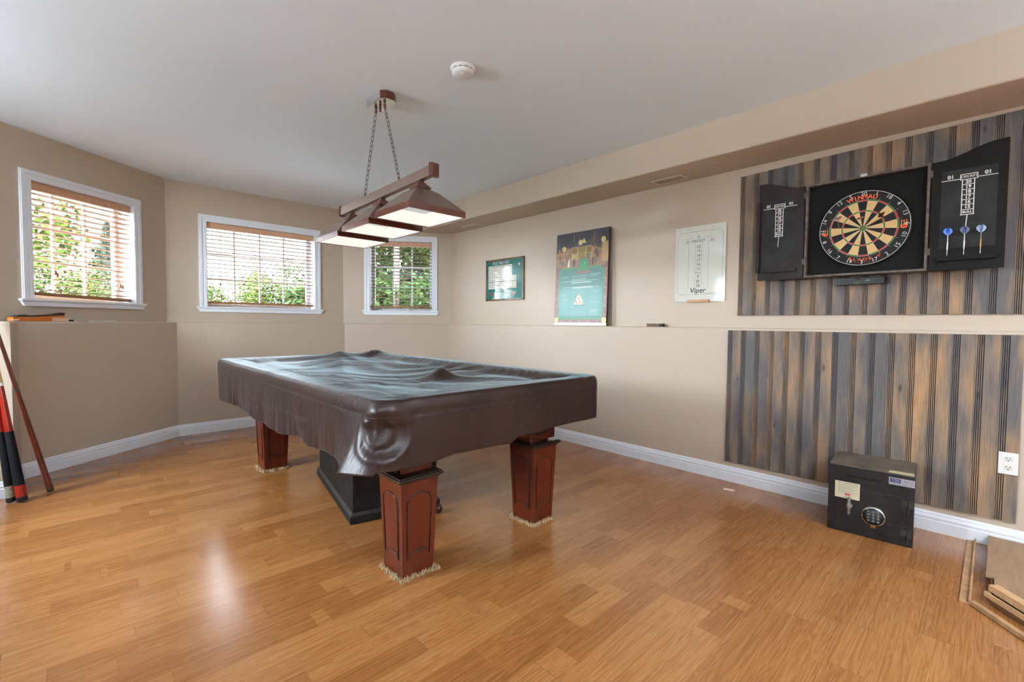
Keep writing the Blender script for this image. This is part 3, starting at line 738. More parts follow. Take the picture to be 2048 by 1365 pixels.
for i, y in enumerate((2.262, 2.712, 3.160)):
    zb = 1.748-.028*(y-2.26)/.9; h = .183; F = Fr((lx+.006*i, y, 0), (1, 0, 0), (0, 1, 0), (0, 0, 1)); zr = zb+.033; za = zb+.165; ap = .032
    mb = MB(); th = .006
    for (q0, q1) in (((-h, h, -h, h), None),):
        # rim band
        for (a0, a1, b0, b1) in ((-h, h, -h, -h+th), (-h, h, h-th, h), (-h, -h+th, -h+th, h-th), (h-th, h, -h+th, h-th)): mb.box(F, a0, a1, b0, b1, zb, zr)
    rim = MB(); rim.v, rim.f, rim.m, rim.sm = mb.v, mb.f, mb.m, mb.sm
    mb = MB()
    # curved pyramid in two slopes
    mb.frus(F, (-h, h, -h, h, zr), (-.075, .075, -.075, .075, za-.028), caps=False); mb.frus(F, (-.075, .075, -.075, .075, za-.028), (-ap, ap, -ap, ap, za), caps=False)
    sh = mb.build('lamp_shade', M_pewter, lamp)
    rim.build('rim', M_lampwood, sh)
    mb = MB(); g = h-th-.001; g2 = .088
    P = [F.p(a, b, zb+.003) for a, b in ((-g, -g), (g, -g), (g, g), (-g, g))]+[F.p(a, b, zb+.052) for a, b in ((-g2, -g2), (g2, -g2), (g2, g2), (-g2, g2))]
    mb.add(P, [(4, 5, 1, 0), (5, 6, 2, 1), (6, 7, 3, 2), (7, 4, 0, 3)]); mb.build('liner', M_glow, sh)
    mb = MB(); mb.box(F, -g2, g2, -g2, g2, zb+.052, zb+.055); mb.build('diffuser', M_glow2, sh)
    mb = MB()
    for (e, z0, z1) in ((.044, za-.004, za+.008), (.036, za+.008, za+.018), (.026, za+.018, za+.03), (.016, za+.03, BZ(y)-.027)): mb.box(F, -e, e, -e, e, z0, z1)
    mb.build('finial', M_lampwood, sh, bevel=.0015)
mb = MB(); cy0, cy1 = 2.565, 2.785; cx0, cx1 = 1.362, 1.468; ch = .028
poly = [(cx0+ch, cy0), (cx1-ch, cy0), (cx1, cy0+ch), (cx1, cy1-ch), (cx1-ch, cy1), (cx0+ch, cy1), (cx0, cy1-ch), (cx0, cy0+ch)]
mb.prism(W3, poly, HC-.045, HC-.0005); can = mb.build('canopy', M_lampwood, lamp, bevel=.003)
mb = MB(); e = .004
mb.box(W3, cx0-e, cx1+e, cy0+ch, cy1-ch, HC-.047, HC-.004); mb.prism(W3, [(x*.98+.028, y*.98+.0535) for x, y in poly], HC-.049, HC-.045); mb.build('chrome_plate', M_chrome, can, bevel=.002)
mb = MB(); mb.lathe(Fr((1.415, 2.69, 0), (1, 0, 0), (0, 1, 0), (0, 0, 1)), [(.004, HC-.085), (.008, HC-.078), (.005, HC-.07), (.009, HC-.062), (.006, HC-.048)], 12); mb.build('knob', M_lampwood, can)
def link_loop(c, t, side, ln, wd, r_, mb):
    pts = []; n = 18
    for i in range(n):
        a = 2*PI*i/n; pts.append(c+t*(math.cos(a)*ln/2)+side*(math.sin(a)*wd/2))
    mb.tube(pts, r_, 5, closed=True)
def chain(p0, p1, n):
    p0, p1 = Vector(p0), Vector(p1); d = p1-p0; L = d.length; t = d.normalized(); s1 = t.cross(Vector((.6, -.7, .1))).normalized(); s2 = t.cross(s1)
    mb = MB()
    for i in range(n):
        s = s1*math.cos(.5)+s2*math.sin(.5) if i % 2 else s2*math.cos(.5)-s1*math.sin(.5)
        link_loop(p0+d*((i+.5)/n), t, s, L/n*1.22, .017, .0016, mb)
    o = mb.build('chain', M_chain, lamp)
    mb = MB(); link_loop(p1+Vector((0, 0, -.018)), Vector((0, 0, 1)), Vector((.7, .7, 0)), .04, .018, .0028, mb); mb.build('hook', M_lampwood, o); mb = MB(); mb.lathe(Fr(p0+Vector((0, 0, -.005)), (1, 0, 0), (0, 1, 0), (0, 0, 1)), [(.005, -.012), (.008, 0), (.008, .012)], 10)
    mb.build('hook', M_lampwood, o)
chain((1.415, 2.635, HC-.06), (lx, 2.495, BZ(2.5)+.05), 17)
chain((1.415, 2.745, HC-.06), (lx, 2.935, BZ(2.94)+.05), 17)

# smoke alarm
t = thing('smoke_alarm', (1.575, 2.06, HC-.04), 'round white smoke alarm on the ceiling', 'smoke alarm')
G = Fr((1.575, 2.06, HC), (1, 0, 0), (0, 1, 0), (0, 0, -1))
M_alarm = mat('alarm_plastic', (.75, .75, .75), .4)
mb = MB(); mb.lathe(G, [(.068, 0), (.068, .006), (.064, .012), (.060, .013), (.060, .026), (.056, .034), (.040, .040), (.0, .042)], 48); mb.build('housing', M_alarm, t)
mb = MB()
for k in range(12):
    a = 2*PI*k/12; mb.ring(Fr((1.575, 2.06, HC), (1, 0, 0), (0, 1, 0), (0, 0, -1)), .0, .0, 0) if False else None
    P = []
    for j in range(5):
        q = a+.36*j/4; P += [G.p(.0605*math.cos(q), .0605*math.sin(q), .016), G.p(.0605*math.cos(q), .0605*math.sin(q), .0195)]
    mb.add(P, [(2*j, 2*j+2, 2*j+3, 2*j+1) for j in range(4)])
mb.build('vent_slots', M_black, t)
mb = MB(); mb.lathe(G.sub(-.012, -.016, .0365), [(.015, 0), (.015, .006), (.012, .0075), (.0, .0078)], 24); mb.build('test_button', M_white, t)
# soffit vents
def vent(x0, x1, y0, y1, label, nsl):
    t = thing('air_vent', ((x0+x1)/2, (y0+y1)/2, HS-.006), label, 'air vent', 'soffit air vents'); f = .022
    mb = MB()
    for (a, b, c, d) in ((x0, x1, y0, y0+f), (x0, x1, y1-f, y1), (x0, x0+f, y0+f, y1-f), (x1-f, x1, y0+f, y1-f)): mb.box(W3, a, b, c, d, HS-.007, HS-.0003)
    mb.build('frame', mat('vent_enamel', srgb(205, 192, 176), .4), t, bevel=.002)
    mb = MB(); mb.box(W3, x0+f, x1-f, y0+f, y1-f, HS-.0016, HS-.0003); mb.build('backing', mat('vent_dark', (.05, .04, .035), .8), t)
    mb = MB()
    for k in range(nsl):
        y = y0+f+(y1-y0-2*f)*(k+.5)/nsl; mb.box(W3, x0+f, x1-f, y-.0028, y+.0028, HS-.006, HS-.0017)
    mb.build('louvres', MATS['vent_enamel'], t)
vent(3.395, 3.525, 1.69, 1.955, 'beige metal air vent under the soffit nearer the whiteboard and dart cabinet', 16)
vent(3.40, 3.52, 4.19, 4.47, 'small beige air vent under the soffit near the far corner', 16)

# ------------------------------------------------------------------ things on the right wall
RW = lambda x, y, z: Fr((x, y, z), (0, -1, 0), (0, 0, 1), (-1, 0, 0))   # a runs toward the camera, c out from the wall
M_ink = mat('black_ink', (.02, .02, .02), .5)
M_chalk = mat('chalk_paint', (.75, .74, .70), .7)

def cricket(mb, F, w_, h_, m):
    """scoring chart painted on a slate, origin bottom-left"""
    yl = h_*.875; c0, c1 = w_*.385, w_*.60; lw = .0035
    mb.line(F, 0, yl, w_*.36, yl, lw, .0005, m); mb.line(F, w_*.64, yl, w_, yl, lw, .0005, m)
    for (a, b, c, d) in ((.35, yl-.004, .35, yl+.022), (.65, yl-.004, .65, yl+.022)): mb.line(F, w_*a, b, w_*c, d, lw, .0005, m)
    for z in (yl-.006, yl+.022): mb.line(F, w_*.342, z, w_*.658, z, lw, .0005, m)
    bot = h_*.415; n = 7; st = (yl-.006-bot)/n
    for x in (c0, c1): mb.line(F, x, bot, x, yl-.006, lw*1.1, .0005, m)
    for k in range(n): mb.line(F, c0-(.004 if k == 0 else 0), bot+st*k, c1+(.004 if k == 0 else 0), bot+st*k, lw, .0005, m)
    mb.text(F, 'CRICKET', .0175, w_*.5, yl+.0085, .0006, m, bold=.015, sx_=.90)
    for x in (.17, .83): mb.text(F, '01', .026, w_*x, yl+.016, .0006, m, bold=.035)
    for k, t in enumerate(['BULL', '15', '16', '17', '18', '19', '20']): mb.text(F, t, (.0165 if k == 0 else .023), (c0+c1)/2, bot+st*(k+.5), .0006, m, bold=.035)
    mb.line(F, (c0+c1)/2, bot, (c0+c1)/2-.004, bot-h_*.17, lw, .0005, m)

M_cab = mat('black_brown_lacquer', (.026, .018, .017), .65, spec=.3, var=.5, vscale=9, bump=.3, bscale=120)
M_cabR = mat('black_lacquer', (.006, .005, .004), .65, spec=.25, var=.5, vscale=9, bump=.3, bscale=120)
M_edge = mat('worn_cabinet_edge', srgb(92, 82, 76), .6, var=.5, vscale=40)
M_slate_b = mat('chalkboard', (.026, .027, .026), .8, spec=.3, var=.35, vscale=9)
M_felt = mat('black_cork', (.014, .014, .013), .95, spec=.15, var=.5, vscale=160, bump=.6, bscale=300)
CABX = XR-.010
cab = thing('dartboard_cabinet', (CABX, .577, 1.473), 'open black dartboard cabinet with two slate-lined doors, on the board wall panel', 'dartboard cabinet')
y0, y1, z0, z1 = .879, .276, 1.476, 2.074
F = RW(CABX, y0, z0); Wc, Hc_ = y0-y1, z1-z0
mb = MB(); mb.box(F, .012, Wc-.012, .012, Hc_-.012, .001, .075); mb.build('backing', M_felt, cab)
mb = MB()
for (a, b, c, d) in ((0, Wc, 0, .013), (0, Wc, Hc_-.013, Hc_), (0, .013, .013, Hc_-.013), (Wc-.013, Wc, .013, Hc_-.013)): mb.box(F, a, b, c, d, .001, .108)
mb.build('frame', M_edge, cab, bevel=.0015)
mb = MB(); mb.box(F, Wc*.5-.016, Wc*.5+.016, Hc_-.010, Hc_+.006, .1085, .112); mb.build('catch', M_chrome, cab)
def door(label_m, ya, yb, mirror):
    Wd = ya-yb; F = RW(CABX-.085, ya, z0-.004); lo, hi = .598, .662; pts = []
    for i in range(25):
        t = i/24; f = sstep(.08, .92, t); pts.append((Wd*t, (lo+(hi-lo)*f) if not mirror else (hi-(hi-lo)*f)))
    mb = MB(); mb.prism(F, [(0, 0), (Wd, 0)]+pts[::-1], 0, .022)
    d = mb.build('door', label_m, cab, bevel=.0015)
    s0 = .028 if mirror else .040; sw = .208 if mirror else .216; G = RW(CABX-.1072, ya-s0, z0+.114); sh = .42
    mb = MB(); mb.box(G, 0, sw, 0, sh, 0, .0008); mb.build('chalkboard', M_slate_b, d)
    G2 = RW(CABX-.1081, ya-s0, z0+.114); mb = MB(); cricket(mb, G2, sw, sh, 0); mb.build('score_chart', M_chalk, d)
    mb = MB(); mb.box(F, s0-.002, s0+sw+.004, .050, .073, .0222, .042); mb.build('chalk_tray', label_m, d, bevel=.001)
    for zz in (.09, .52):
        mb = MB(); xh = Wd+.003 if mirror else -.003; mb.box(F, xh-.008, xh+.008, zz, zz+.035, .0225, .0245); mb.tube([F.p(xh, zz-.002, .025), F.p(xh, zz+.037, .025)], .003, 6); mb.build('hinge', M_edge, d)
    return d
dl = door(M_cab, 1.163, .885, True); door(M_cabR, .270, -.022, False)
F = RW(CABX-.085, 1.163, z0); mb = MB(); mb.box(F, -.006, .014, .050, .53, .0222, .044); mb.build('side_strip', M_cab, dl, bevel=.001)

# dartboard
M_bk = mat('board_black', (.013, .012, .012), .85); M_cr = mat('board_cream', srgb(214, 178, 120), .85); M_rd = mat('board_red', srgb(196, 44, 32), .8); M_gr = mat('board_green', srgb(34, 116, 34), .8)
M_wire = mat('board_wire', (.55, .55, .53), .4, metal=.7); M_orange = mat('logo_orange', srgb(236, 96, 48), .6); M_ringw = mat('ring_white', (.8, .8, .78), .4)
BX = 3.479; BY, BZc = .5735, 1.7545
db = thing('dartboard', (BX+.03, BY, BZc-.226), 'round bristle dartboard in red, green, black and cream, in the open cabinet', 'dartboard')
F = Fr((BX, BY, BZc), (0, -1, 0), (0, 0, 1), (-1, 0, 0))
mb = MB(); mb.lathe(F, [(.2255, -.03), (.2255, -.002), (.223, 0), (0, 0)], 96, 0, smooth=False); mb.build('board', M_bk, db)
mb = MB(); order = [20, 1, 18, 4, 13, 6, 10, 15, 2, 17, 3, 19, 7, 16, 8, 11, 14, 9, 12, 5]; rot = -math.radians(2)
for k in range(20):
    t0 = (k-.5)*PI/10+rot; t1 = t0+PI/10; dk = k % 2 == 0
    for (r0, r1, m_) in ((.0159, .099, 0 if dk else 1), (.099, .107, 2 if dk else 3), (.107, .162, 0 if dk else 1), (.162, .170, 2 if dk else 3)): mb.ring(F, r0, r1, .0006, m_, 6, t0, t1)
mb.ring(F, .0064, .0159, .0006, 3, 32); mb.ring(F, 0.0001, .0064, .0006, 2, 24)
mb.build('scoring_segments', [M_bk, M_cr, M_rd, M_gr], db)
mb = MB()
for k in range(20):
    t = (k-.5)*PI/10+rot; mb.line(F, .016*math.sin(t), .016*math.cos(t), .186*math.sin(t), .186*math.cos(t), .0007, .0013, 0)
for r_ in (.0064, .0159, .099, .107, .162, .170): mb.ring(F, r_-.0004, r_+.0004, .0013, 0, 96)
mb.build('wire_spider', M_wire, db)
mb = MB(); mb.tube([F.p(.2215*math.sin(2*PI*i/96), .2215*math.cos(2*PI*i/96), .002) for i in range(96)], .0013, 6, closed=True)
nr = mb.build('number_ring', M_ringw, db)
for k, v in enumerate(order):
    t = k*PI/10; a, b = .205*math.sin(t), .205*math.cos(t)
    down = 5 < k < 15
    mb = MB(); G = F.sub(a, b, .003, -t+(PI if down else 0)); 
    vs = MB(); vs.text(G, str(v), .032, 0, 0, 0, 0, bold=-.006); mb.add(vs.v, vs.f, 0); mb.build('number', M_ringw, nr)
def arc_text(mb, F, txt, size, rad, ctr, step, m, c=.0012, flip=False, bold=.04, sx_=1.0):
    n = len(txt)
    for i, ch in enumerate(txt):
        t = ctr+(i-(n-1)/2)*step*(-1 if flip else 1)
        G = F.sub(rad*math.sin(t), rad*math.cos(t), c, -t+(PI if flip else 0)); mb.text(G, ch, size, 0, 0, 0, m, bold=bold, sx_=sx_)
mb = MB(); arc_text(mb, F, 'WINMAU', .034, .1870, -.03, .130, 0, bold=.030, sx_=1.0); mb.build('brand_lettering', M_orange, db)
mb = MB(); arc_text(mb, F, 'BLADE', .023, .189, PI+.05, .135, 0, flip=True, bold=.012, sx_=1.45); G = F.sub(.189*math.sin(PI-.42), .189*math.cos(PI-.42), .0012, .2); mb.text(G, '4', .032, 0, 0, 0, 1, bold=.015, sx_=1.2, shear=.3)
mb.ring(F, .2065, .2075, .0012, 1, 20, PI-.30, PI+.30); mb.build('model_lettering', [M_orange, M_rd], db)
for sgn in (-1, 1):
    mb = MB(); 
    for q in (-.014, 0, .014):
        xx = sgn*.192+q*.8; zz = .004 if sgn > 0 else -.004
        mb.ring(F.sub(xx, zz+.014, .0012), .0, .0042, 0, 0, 14); mb.poly(F, [(xx-.0022, zz-.012), (xx+.0022, zz-.012), (xx+.0012, zz+.012), (xx-.0012, zz+.012)], .0012, 1)
        mb.poly(F, [(xx-.006, zz-.012), (xx, zz-.002), (xx+.006, zz-.012), (xx, zz-.018)], .0013, 0)
    mb.poly(F, [(sgn*.192-.019, -.008), (sgn*.192-.013, -.014), (sgn*.192, -.017), (sgn*.192+.013, -.014), (sgn*.192+.019, -.008), (sgn*.192+.012, -.023), (sgn*.192, -.027), (sgn*.192-.012, -.023)], .0014, 0)
    mb.build('emblem', [M_orange, M_cr], db)

def dart(tip, d, fm, sm, bm, label, L=.145, roll=.4, grp=None):
    tip = Vector(tip); d = Vector(d).normalized(); t = thing('dart', tip, label, 'dart', grp)
    u = d.cross(Vector((0, 1, 0.1))).normalized(); v = d.cross(u); G = Fr(tip, u, v, d)
    mb = MB(); mb.lathe(G, [(.0004, 0), (.0012, .006), (.0012, .030)], 8); mb.build('point', M_chrome, t)
    mb = MB(); mb.lathe(G, [(.002, .028), (.0034, .034), (.0036, .06), (.0034, .074), (.0022, .079)], 12); mb.build('barrel', bm, t)
    mb = MB(); mb.lathe(G, [(.0019, .078), (.0017, L-.012)], 8); mb.build('shaft', sm, t)
    mb = MB()
    for k in range(4):
        H = Fr(tip, u*math.cos(roll+k*PI/2)+v*math.sin(roll+k*PI/2), d, (0, 0, 1)); nrm = H.r.cross(d); H.n = nrm
        mb.prism(H, [(0, L-.030), (.006, L-.032), (.019, L-.017), (.019, L-.004), (.010, L+.006), (0, L+.004)], -.0004, .0004)
    mb.build('flight', fm, t)
M_blue = mat('blue_flight', srgb(30, 110, 220), .3); M_navy = mat('navy_flight', srgb(60, 78, 130), .3, var=.6, vscale=60); M_pale = mat('pale_blue_flight', srgb(140, 160, 200), .3, var=.6, vscale=50)
M_brass = mat('brass', srgb(160, 130, 80), .3, metal=.8); M_steel = mat('steel', (.6, .58, .55), .3, metal=.8); M_wht = mat('white_shaft', (.8, .78, .76), .4); M_gry = mat('grey_shaft', (.25, .25, .25), .4)
M_redwhite = mat('red_white_flight', srgb(225, 215, 215), .4, var=.3, vscale=70, col2=srgb(170, 30, 40)); M_dred = mat('dark_red_flight', srgb(90, 14, 12), .4); M_pink = mat('pale_flight', srgb(220, 200, 200), .4, var=.3, vscale=80, col2=srgb(190, 70, 60))
tz = z0-.004+.073
dart((3.455, .194, tz+.001), (.006, .002, 1), M_blue, M_wht, M_steel, 'bright blue-flighted dart standing leftmost on the right door tray', grp='darts on the door tray')
dart((3.455, .129, tz+.001), (.006, 0, 1), M_navy, M_wht, M_steel, 'navy-flighted dart with white shaft, middle of three on the door tray', grp='darts on the door tray')
dart((3.455, .067, tz+.001), (.006, 0, 1), M_pale, M_gry, M_brass, 'pale blue-flighted dart with brass barrel, rightmost on the door tray', grp='darts on the door tray')
dart((3.487, .6955, 1.756), (-.914, -.133, .384), M_redwhite, M_gry, M_brass, 'red and white flighted dart stuck in the left part of the dartboard', .155, grp='darts in the dartboard')
dart((3.487, .578, 1.773), (-.985, -.08, .15), M_pink, M_wht, M_steel, 'pale dart stuck just above the bullseye', .15, grp='darts in the dartboard')
dart((3.487, .477, 1.766), (-.95, -.04, .30), M_dred, M_gry, M_brass, 'dark red-flighted dart stuck in the upper right of the dartboard', .13, roll=.8, grp='darts in the dartboard')
# bracket below the cabinet
F = RW(XR-.0095, .716, 1.419); t = thing('dart_rest', F.o, 'small black plastic dart rest fixed under the dartboard cabinet', 'dart rest')
mb = MB(); mb.box(F, 0, .248, 0, .044, 0, .05); mb.build('body', mat('black_plastic', (.02, .022, .022), .35), t, bevel=.003)
mb = MB(); mb.rect(F, .098, .128, .002, .022, .0505); mb.build('green_sticker', mat('green_sticker', srgb(60, 80, 50), .6), t)
mb = MB(); mb.line(F, .155, .022, .178, .026, .002, .0507); mb.build('scratch', M_steel, t)
for x in (.016, .03, .215, .228):
    mb = MB(); mb.lathe(F.sub(x, .02, .0503), [(.0035, 0), (.003, .0008), (0, .001)], 10); mb.build('screw', M_black, t)
mb = MB(); mb.box(F, .035, .082, .008, .030, .0502, .0512); mb.build('slot', M_black, t)
mb = MB(); mb.sphere(F.p(.118, .034, .05), .009, 8, sc=(.6, 1, 1)); mb.build('knob', mat('brown_knob', srgb(80, 60, 52), .3), t)

# whiteboard
W_, H_ = .402, .597; F = RW(XR-.0005, 1.825, 1.3435)
t = thing('score_whiteboard', F.o+Vector((0, -W_/2, 0)), 'white cricket scoring board hanging on the wall left of the dart cabinet', 'whiteboard')
M_wb = mat('gloss_white', srgb(206, 206, 194), .07, spec=.6)
mb = MB(); mb.box(F, 0, W_, 0, H_, 0, .010); mb.build('panel', M_wb, t, bevel=.001)
mb = MB(); c = .0104; lw = .0016; k = .022; x0, x1, yb, yt = .020, W_-.022, .058, H_-.045
pts = [(x0+k, yb), (x1-k, yb), (x1-k*.7, yb+k*.5), (x1, yb+k), (x1, yt-k), (x1-k*.7, yt-k*.5), (x1-k, yt), (x0+k, yt), (x0+k*.7, yt-k*.5), (x0, yt-k), (x0, yb+k), (x0+k*.7, yb+k*.5)]
for p, q in zip(pts, pts[1:]+pts[:1]): mb.line(F, *p, *q, lw, c)
for x, zb_ in ((.112, .105), (.165, .128), (.218, .128), (.271, .108)): mb.line(F, x, zb_, x, .466, .0014, c)
mb.line(F, .07, .5, .15, .505, .0014, c); mb.line(F, .225, .505, .31, .505, .0014, c); mb.line(F, .07, .461, .12, .463, .0014, c); mb.line(F, .255, .468, .32, .468, .0014, c)
mb.text(F, 'VS', .026, .19, .508, c, bold=.0)
mb.text(F, '01', .028, .105, .478, c); mb.text(F, 'CRICKET', .030, .188, .478, c, sx_=.92); mb.text(F, '01', .028, .30, .478, c)
for i, s_ in enumerate(['20', '19', '18', '17', '16', '15', 'BULL', 'T', 'D', '3B']):
    big = i in (7, 8); mb.text(F, s_, .020 if i == 6 else .032, .1915, .432-i*.0345+(0.004 if i > 5 else 0), c, bold=.02 if big else 0)
mb.text(F, 'Viper', .058, .19, .088, c, bold=.012, shear=.15); mb.text(F, 'www.viperproducts.com', .009, .29, .066, c)
for x in (.10, .30): mb.ring(F.sub(x, H_-.022, c), 0, .003, 0, 0, 10)
mb.build('printed_score_chart', M_ink, t)
mb = MB(); mb.box(F, .115, .285, -.004, .016, .0102, .028); mb.build('wooden_ledge', mat('light_oak', srgb(190, 140, 100), .5, var=.15, vscale=10, vstretch=(1, 1, 8)), t, bevel=.001)

# pool table golf plaque
W_, H_ = .630, .478; F = RW(XR-.0005, 4.204, 1.420)
t = thing('wall_plaque', F.o+Vector((0, -W_/2, 0)), 'small teal framed POOL TABLE GOLF plaque with a white score grid', 'sign')
M_pf = mat('plaque_frame', srgb(104, 82, 56), .25, var=.4, vscale=6); M_teal = mat('plaque_teal', srgb(12, 104, 96), .10, coat=1, spec=.7); M_cell = mat('plaque_white', srgb(206, 204, 190), .10, coat=1); M_redp = mat('plaque_red', srgb(160, 50, 50), .3); M_dk = mat('plaque_dark', srgb(40, 26, 20), .3)
mb = MB(); mb.box(F, 0, W_, 0, H_, 0, .022); mb.build('frame', M_pf, t, bevel=.002)
mb = MB(); mb.box(F, .024, W_-.020, .022, H_-.022, .0215, .0228, 0)
for x in (.0, .5*W_-.02, W_-.04):
    for y in (.0, H_-.022): mb.rect(F, x, x+.04, y, y+.022, .0232, 4)
c = .0232
mb.rect(F, .050, .450, .135, .405, c, 1); mb.rect(F, .450, .525, .135, .282, c, 1)
mb.rect(F, .470, .60, .282, .345, c, 0)
for i in range(15): mb.line(F, .05+.0475*i*.72, .135, .05+.0475*i*.72, .405 if i < 12 else .282, .0016, c+.0003, 2)
for j in range(14): mb.line(F, .05, .135+.0208*j, .45 if j > 7 else .525, .135+.0208*j, .0022 if j != 4 else .006, c+.0003, 2)
for i in range(9): mb.ring(F.sub(.13+.035*i, .393, c+.0004), 0, .0065, 0, 2, 12)
for i in range(6): mb.text(F, str(i+1), .016, .075, .375-.04*i, c+.0005, 2)
mb.text(F, 'POOL TABLE GOLF', .046, .265, .430, c+.0002, 1, sx_=.72, shear=.2)
mb.ring(F.sub(.565, .395, c+.0002), 0, .014, 0, 1, 20)
for (x, fl) in ((.095, 1), (.485, 1)):
    mb.poly(F, [(x-.035, .095), (x+.035, .095), (x, .045)], c+.0003, 3 if x < .2 else 1)
    for (dx, dy) in ((-.016, .018), (0, .018), (.016, .018), (-.008, .004), (.008, .004), (0, -.009)): mb.ring(F.sub(x+dx, .068+dy, c+.0006), 0, .007, 0, 3, 10)
for j in range(3): mb.line(F, .16, .095-.02*j, .42, .095-.02*j, .003, c+.0003, 1)
mb.build('printed_face', [M_teal, M_cell, M_ink, M_redp, M_dk], t)

# pool hall poster panel leaning on the ledge
W_, H_ = .628, .906; tilt = .014
F = Fr((XL+.022, 3.075, HL+.001), (0, -1, 0), (.035, 0, 1), (-1, 0, .035))
t = thing('pool_hall_poster', F.o+Vector((0, -W_/2, 0)), 'tall mounted poster of a pool hall above teal rules text, standing on the ledge', 'poster')
mb = MB(); mb.box(F, 0, W_, 0, H_, 0, .018); mb.build('mounting_board', mat('poster_edge', srgb(40, 34, 32), .5), t, bevel=.001)
pm = [mat('p_%d' % i, srgb(*c), .35, spec=.5) for i, c in enumerate([(60, 54, 64), (140, 104, 66), (172, 138, 84), (26, 106, 92), (40, 128, 66), (122, 72, 66), (60, 130, 122), (70, 96, 92), (192, 200, 186), (208, 188, 120), (206, 130, 96), (34, 30, 36), (100, 152, 152), (210, 206, 190)])]
random.seed(3); mb = MB(); c = .0183
mb.rect(F, .004, W_-.004, .030, H_-.004, c, 0)
def Q(pts, m, dc=0): mb.poly(F, pts, c+.0003+dc, m)
Q([(.004, .56), (W_-.004, .56), (W_-.004, .70), (.42, .76), (.2, .76), (.004, .72)], 1)
for i in range(16):   # rafters
    x = random.uniform(.0, .55); mb.line(F, x, random.uniform(.74, .80), x+random.uniform(-.1, .2), random.uniform(.82, .895), .003, c+.0005, 1 if i % 2 else 11)
for i in range(5): mb.line(F, .05, .78+.02*i, .6, .775+.022*i, .0025, c+.0006, 11)
for (x, y, w, h, m_) in ((.19, .63, .24, .13, 2), (.20, .64, .06, .05, 9), (.27, .63, .09, .13, 9), (.375, .64, .06, .05, 13), (.20, .70, .06, .05, 9), (.375, .70, .055, .05, 9), (.55, .60, .07, .18, 2), (.005, .64, .12, .012, 2), (.005, .70, .15, .012, 2)): Q([(x, y), (x+w, y), (x+w, y+h), (x, y+h)], m_, .0004)
for i in range(34): 
    x = random.choice([random.uniform(.01, .18), random.uniform(.44, .54)]); y = random.uniform(.59, .72); h = random.uniform(.02, .06); w = random.uniform(.006, .016); Q([(x, y), (x+w, y), (x+w, y+h), (x, y+h)], random.choice([0, 11, 1, 10, 2, 7]), .0007)
for x in (.15, .215, .44):   # people standing at the table
    Q([(x, .57), (x+.022, .57), (x+.026, .64), (x+.004, .645)], 11 if x > .2 else 13, .0009); mb.ring(F.sub(x+.014, .655, c+.0012), 0, .008, 0, 10, 10)
for (x, y) in ((.10, .755), (.30, .80), (.565, .80)): mb.ring(F.sub(x, y, c+.0013), 0, .026, 0, 9, 16)
for x in (.22, .46): mb.line(F, x, .80, x, .89, .002, c+.0012, 9)
Q([(.31, .62+.17), (.34, .84), (.37, .62+.17)], 9, .0011)
# lower panel: brown rail border, green inner, teal text field
Q([(.004, .03), (W_-.004, .03), (W_-.004, .60), (W_-.05, .55), (.05, .55), (.004, .60)], 5, .001)
Q([(.045, .06), (W_-.045, .06), (W_-.045, .53), (W_-.08, .56), (.08, .56), (.045, .53)], 4, .0012)
Q([(.062, .075), (W_-.062, .075), (W_-.062, .51), (W_-.09, .545), (.09, .545), (.062, .51)], 3, .0014)
Q([(.062, .09), (W_-.062, .09), (W_-.062, .36), (.062, .36)], 6, .0015)
for i in range(30):
    y = .52-.0148*i
    for (a, b) in (((.09, .55),) if 5 < i < 12 else ((.08, .18), (.21, .40), (.43, .55))):
        if .16 < y < .31 and a > .2 and a < .42: continue
        if y < .10: continue
        mb.line(F, a, y, b-random.uniform(0, .03), y, .0032, c+.0019, 8 if random.random() < .25 else (7 if y > .36 else 12))
mb.line(F, .2, .415, .44, .415, .007, c+.002, 8); mb.line(F, .22, .365, .46, .365, .006, c+.002, 8)
for (a, b, c_1, d) in ((.062, .345, W_-.062, .345), (.19, .345, .19, .16), (.44, .345, .44, .12), (.062, .16, W_-.062, .16)): mb.line(F, a, b, c_1, d, .002, c+.002, 7)
Q([(.235, .19), (.375, .19), (.305, .325)], 7, .0016)
for r_ in range(5):
    for q in range(r_+1): mb.ring(F.sub(.305+(q-r_/2)*.024, .300-r_*.022, c+.0022), 0, .0115, 0, [10, 13, 9, 10, 13][(r_+q) % 5], 12)
# pool table picture
Q([(.255, .50), (.43, .50), (.405, .655), (.30, .655)], 5, .0021); Q([(.272, .525), (.412, .525), (.392, .645), (.308, .645)], 4, .0023); mb.ring(F.sub(.36, .60, c+.0027), 0, .006, 0, 13, 10)
for i in range(6):
    for x in (.024, W_-.024): mb.ring(F.sub(x, .10+.085*i, c+.0022), 0, .0045, 0, 13, 10)
for i in range(5): mb.ring(F.sub(.10+.107*i, .045, c+.0022), 0, .0045, 0, 13, 10)
for x in (.028, W_-.028): mb.ring(F.sub(x, .055, c+.0022), .006, .026, 0, 9, 20)
Q([(.0, .0), (W_, .0), (W_, .03), (.0, .03)], 13, 0)
mb.build('printed_picture', pm, t)

# chalk block on the ledge
t = thing('chalk_block', (XL+.035, 1.975, HL), 'small worn brown block standing on the ledge below the whiteboard', 'block')
mb = MB(); mb.box(W3, XL+.012, XL+.052, 1.925, 2.045, HL+.0005, HL+.026); mb.build('block', mat('worn_brown', srgb(112, 92, 74), .8, var=.3, vscale=40), t, bevel=.003)
mb = MB(); mb.box(W3, XL+.014, XL+.050, 1.898, 1.924, HL+.0005, HL+.027); mb.build('dark_end', mat('near_black', (.02, .012, .008), .6), t, bevel=.003)

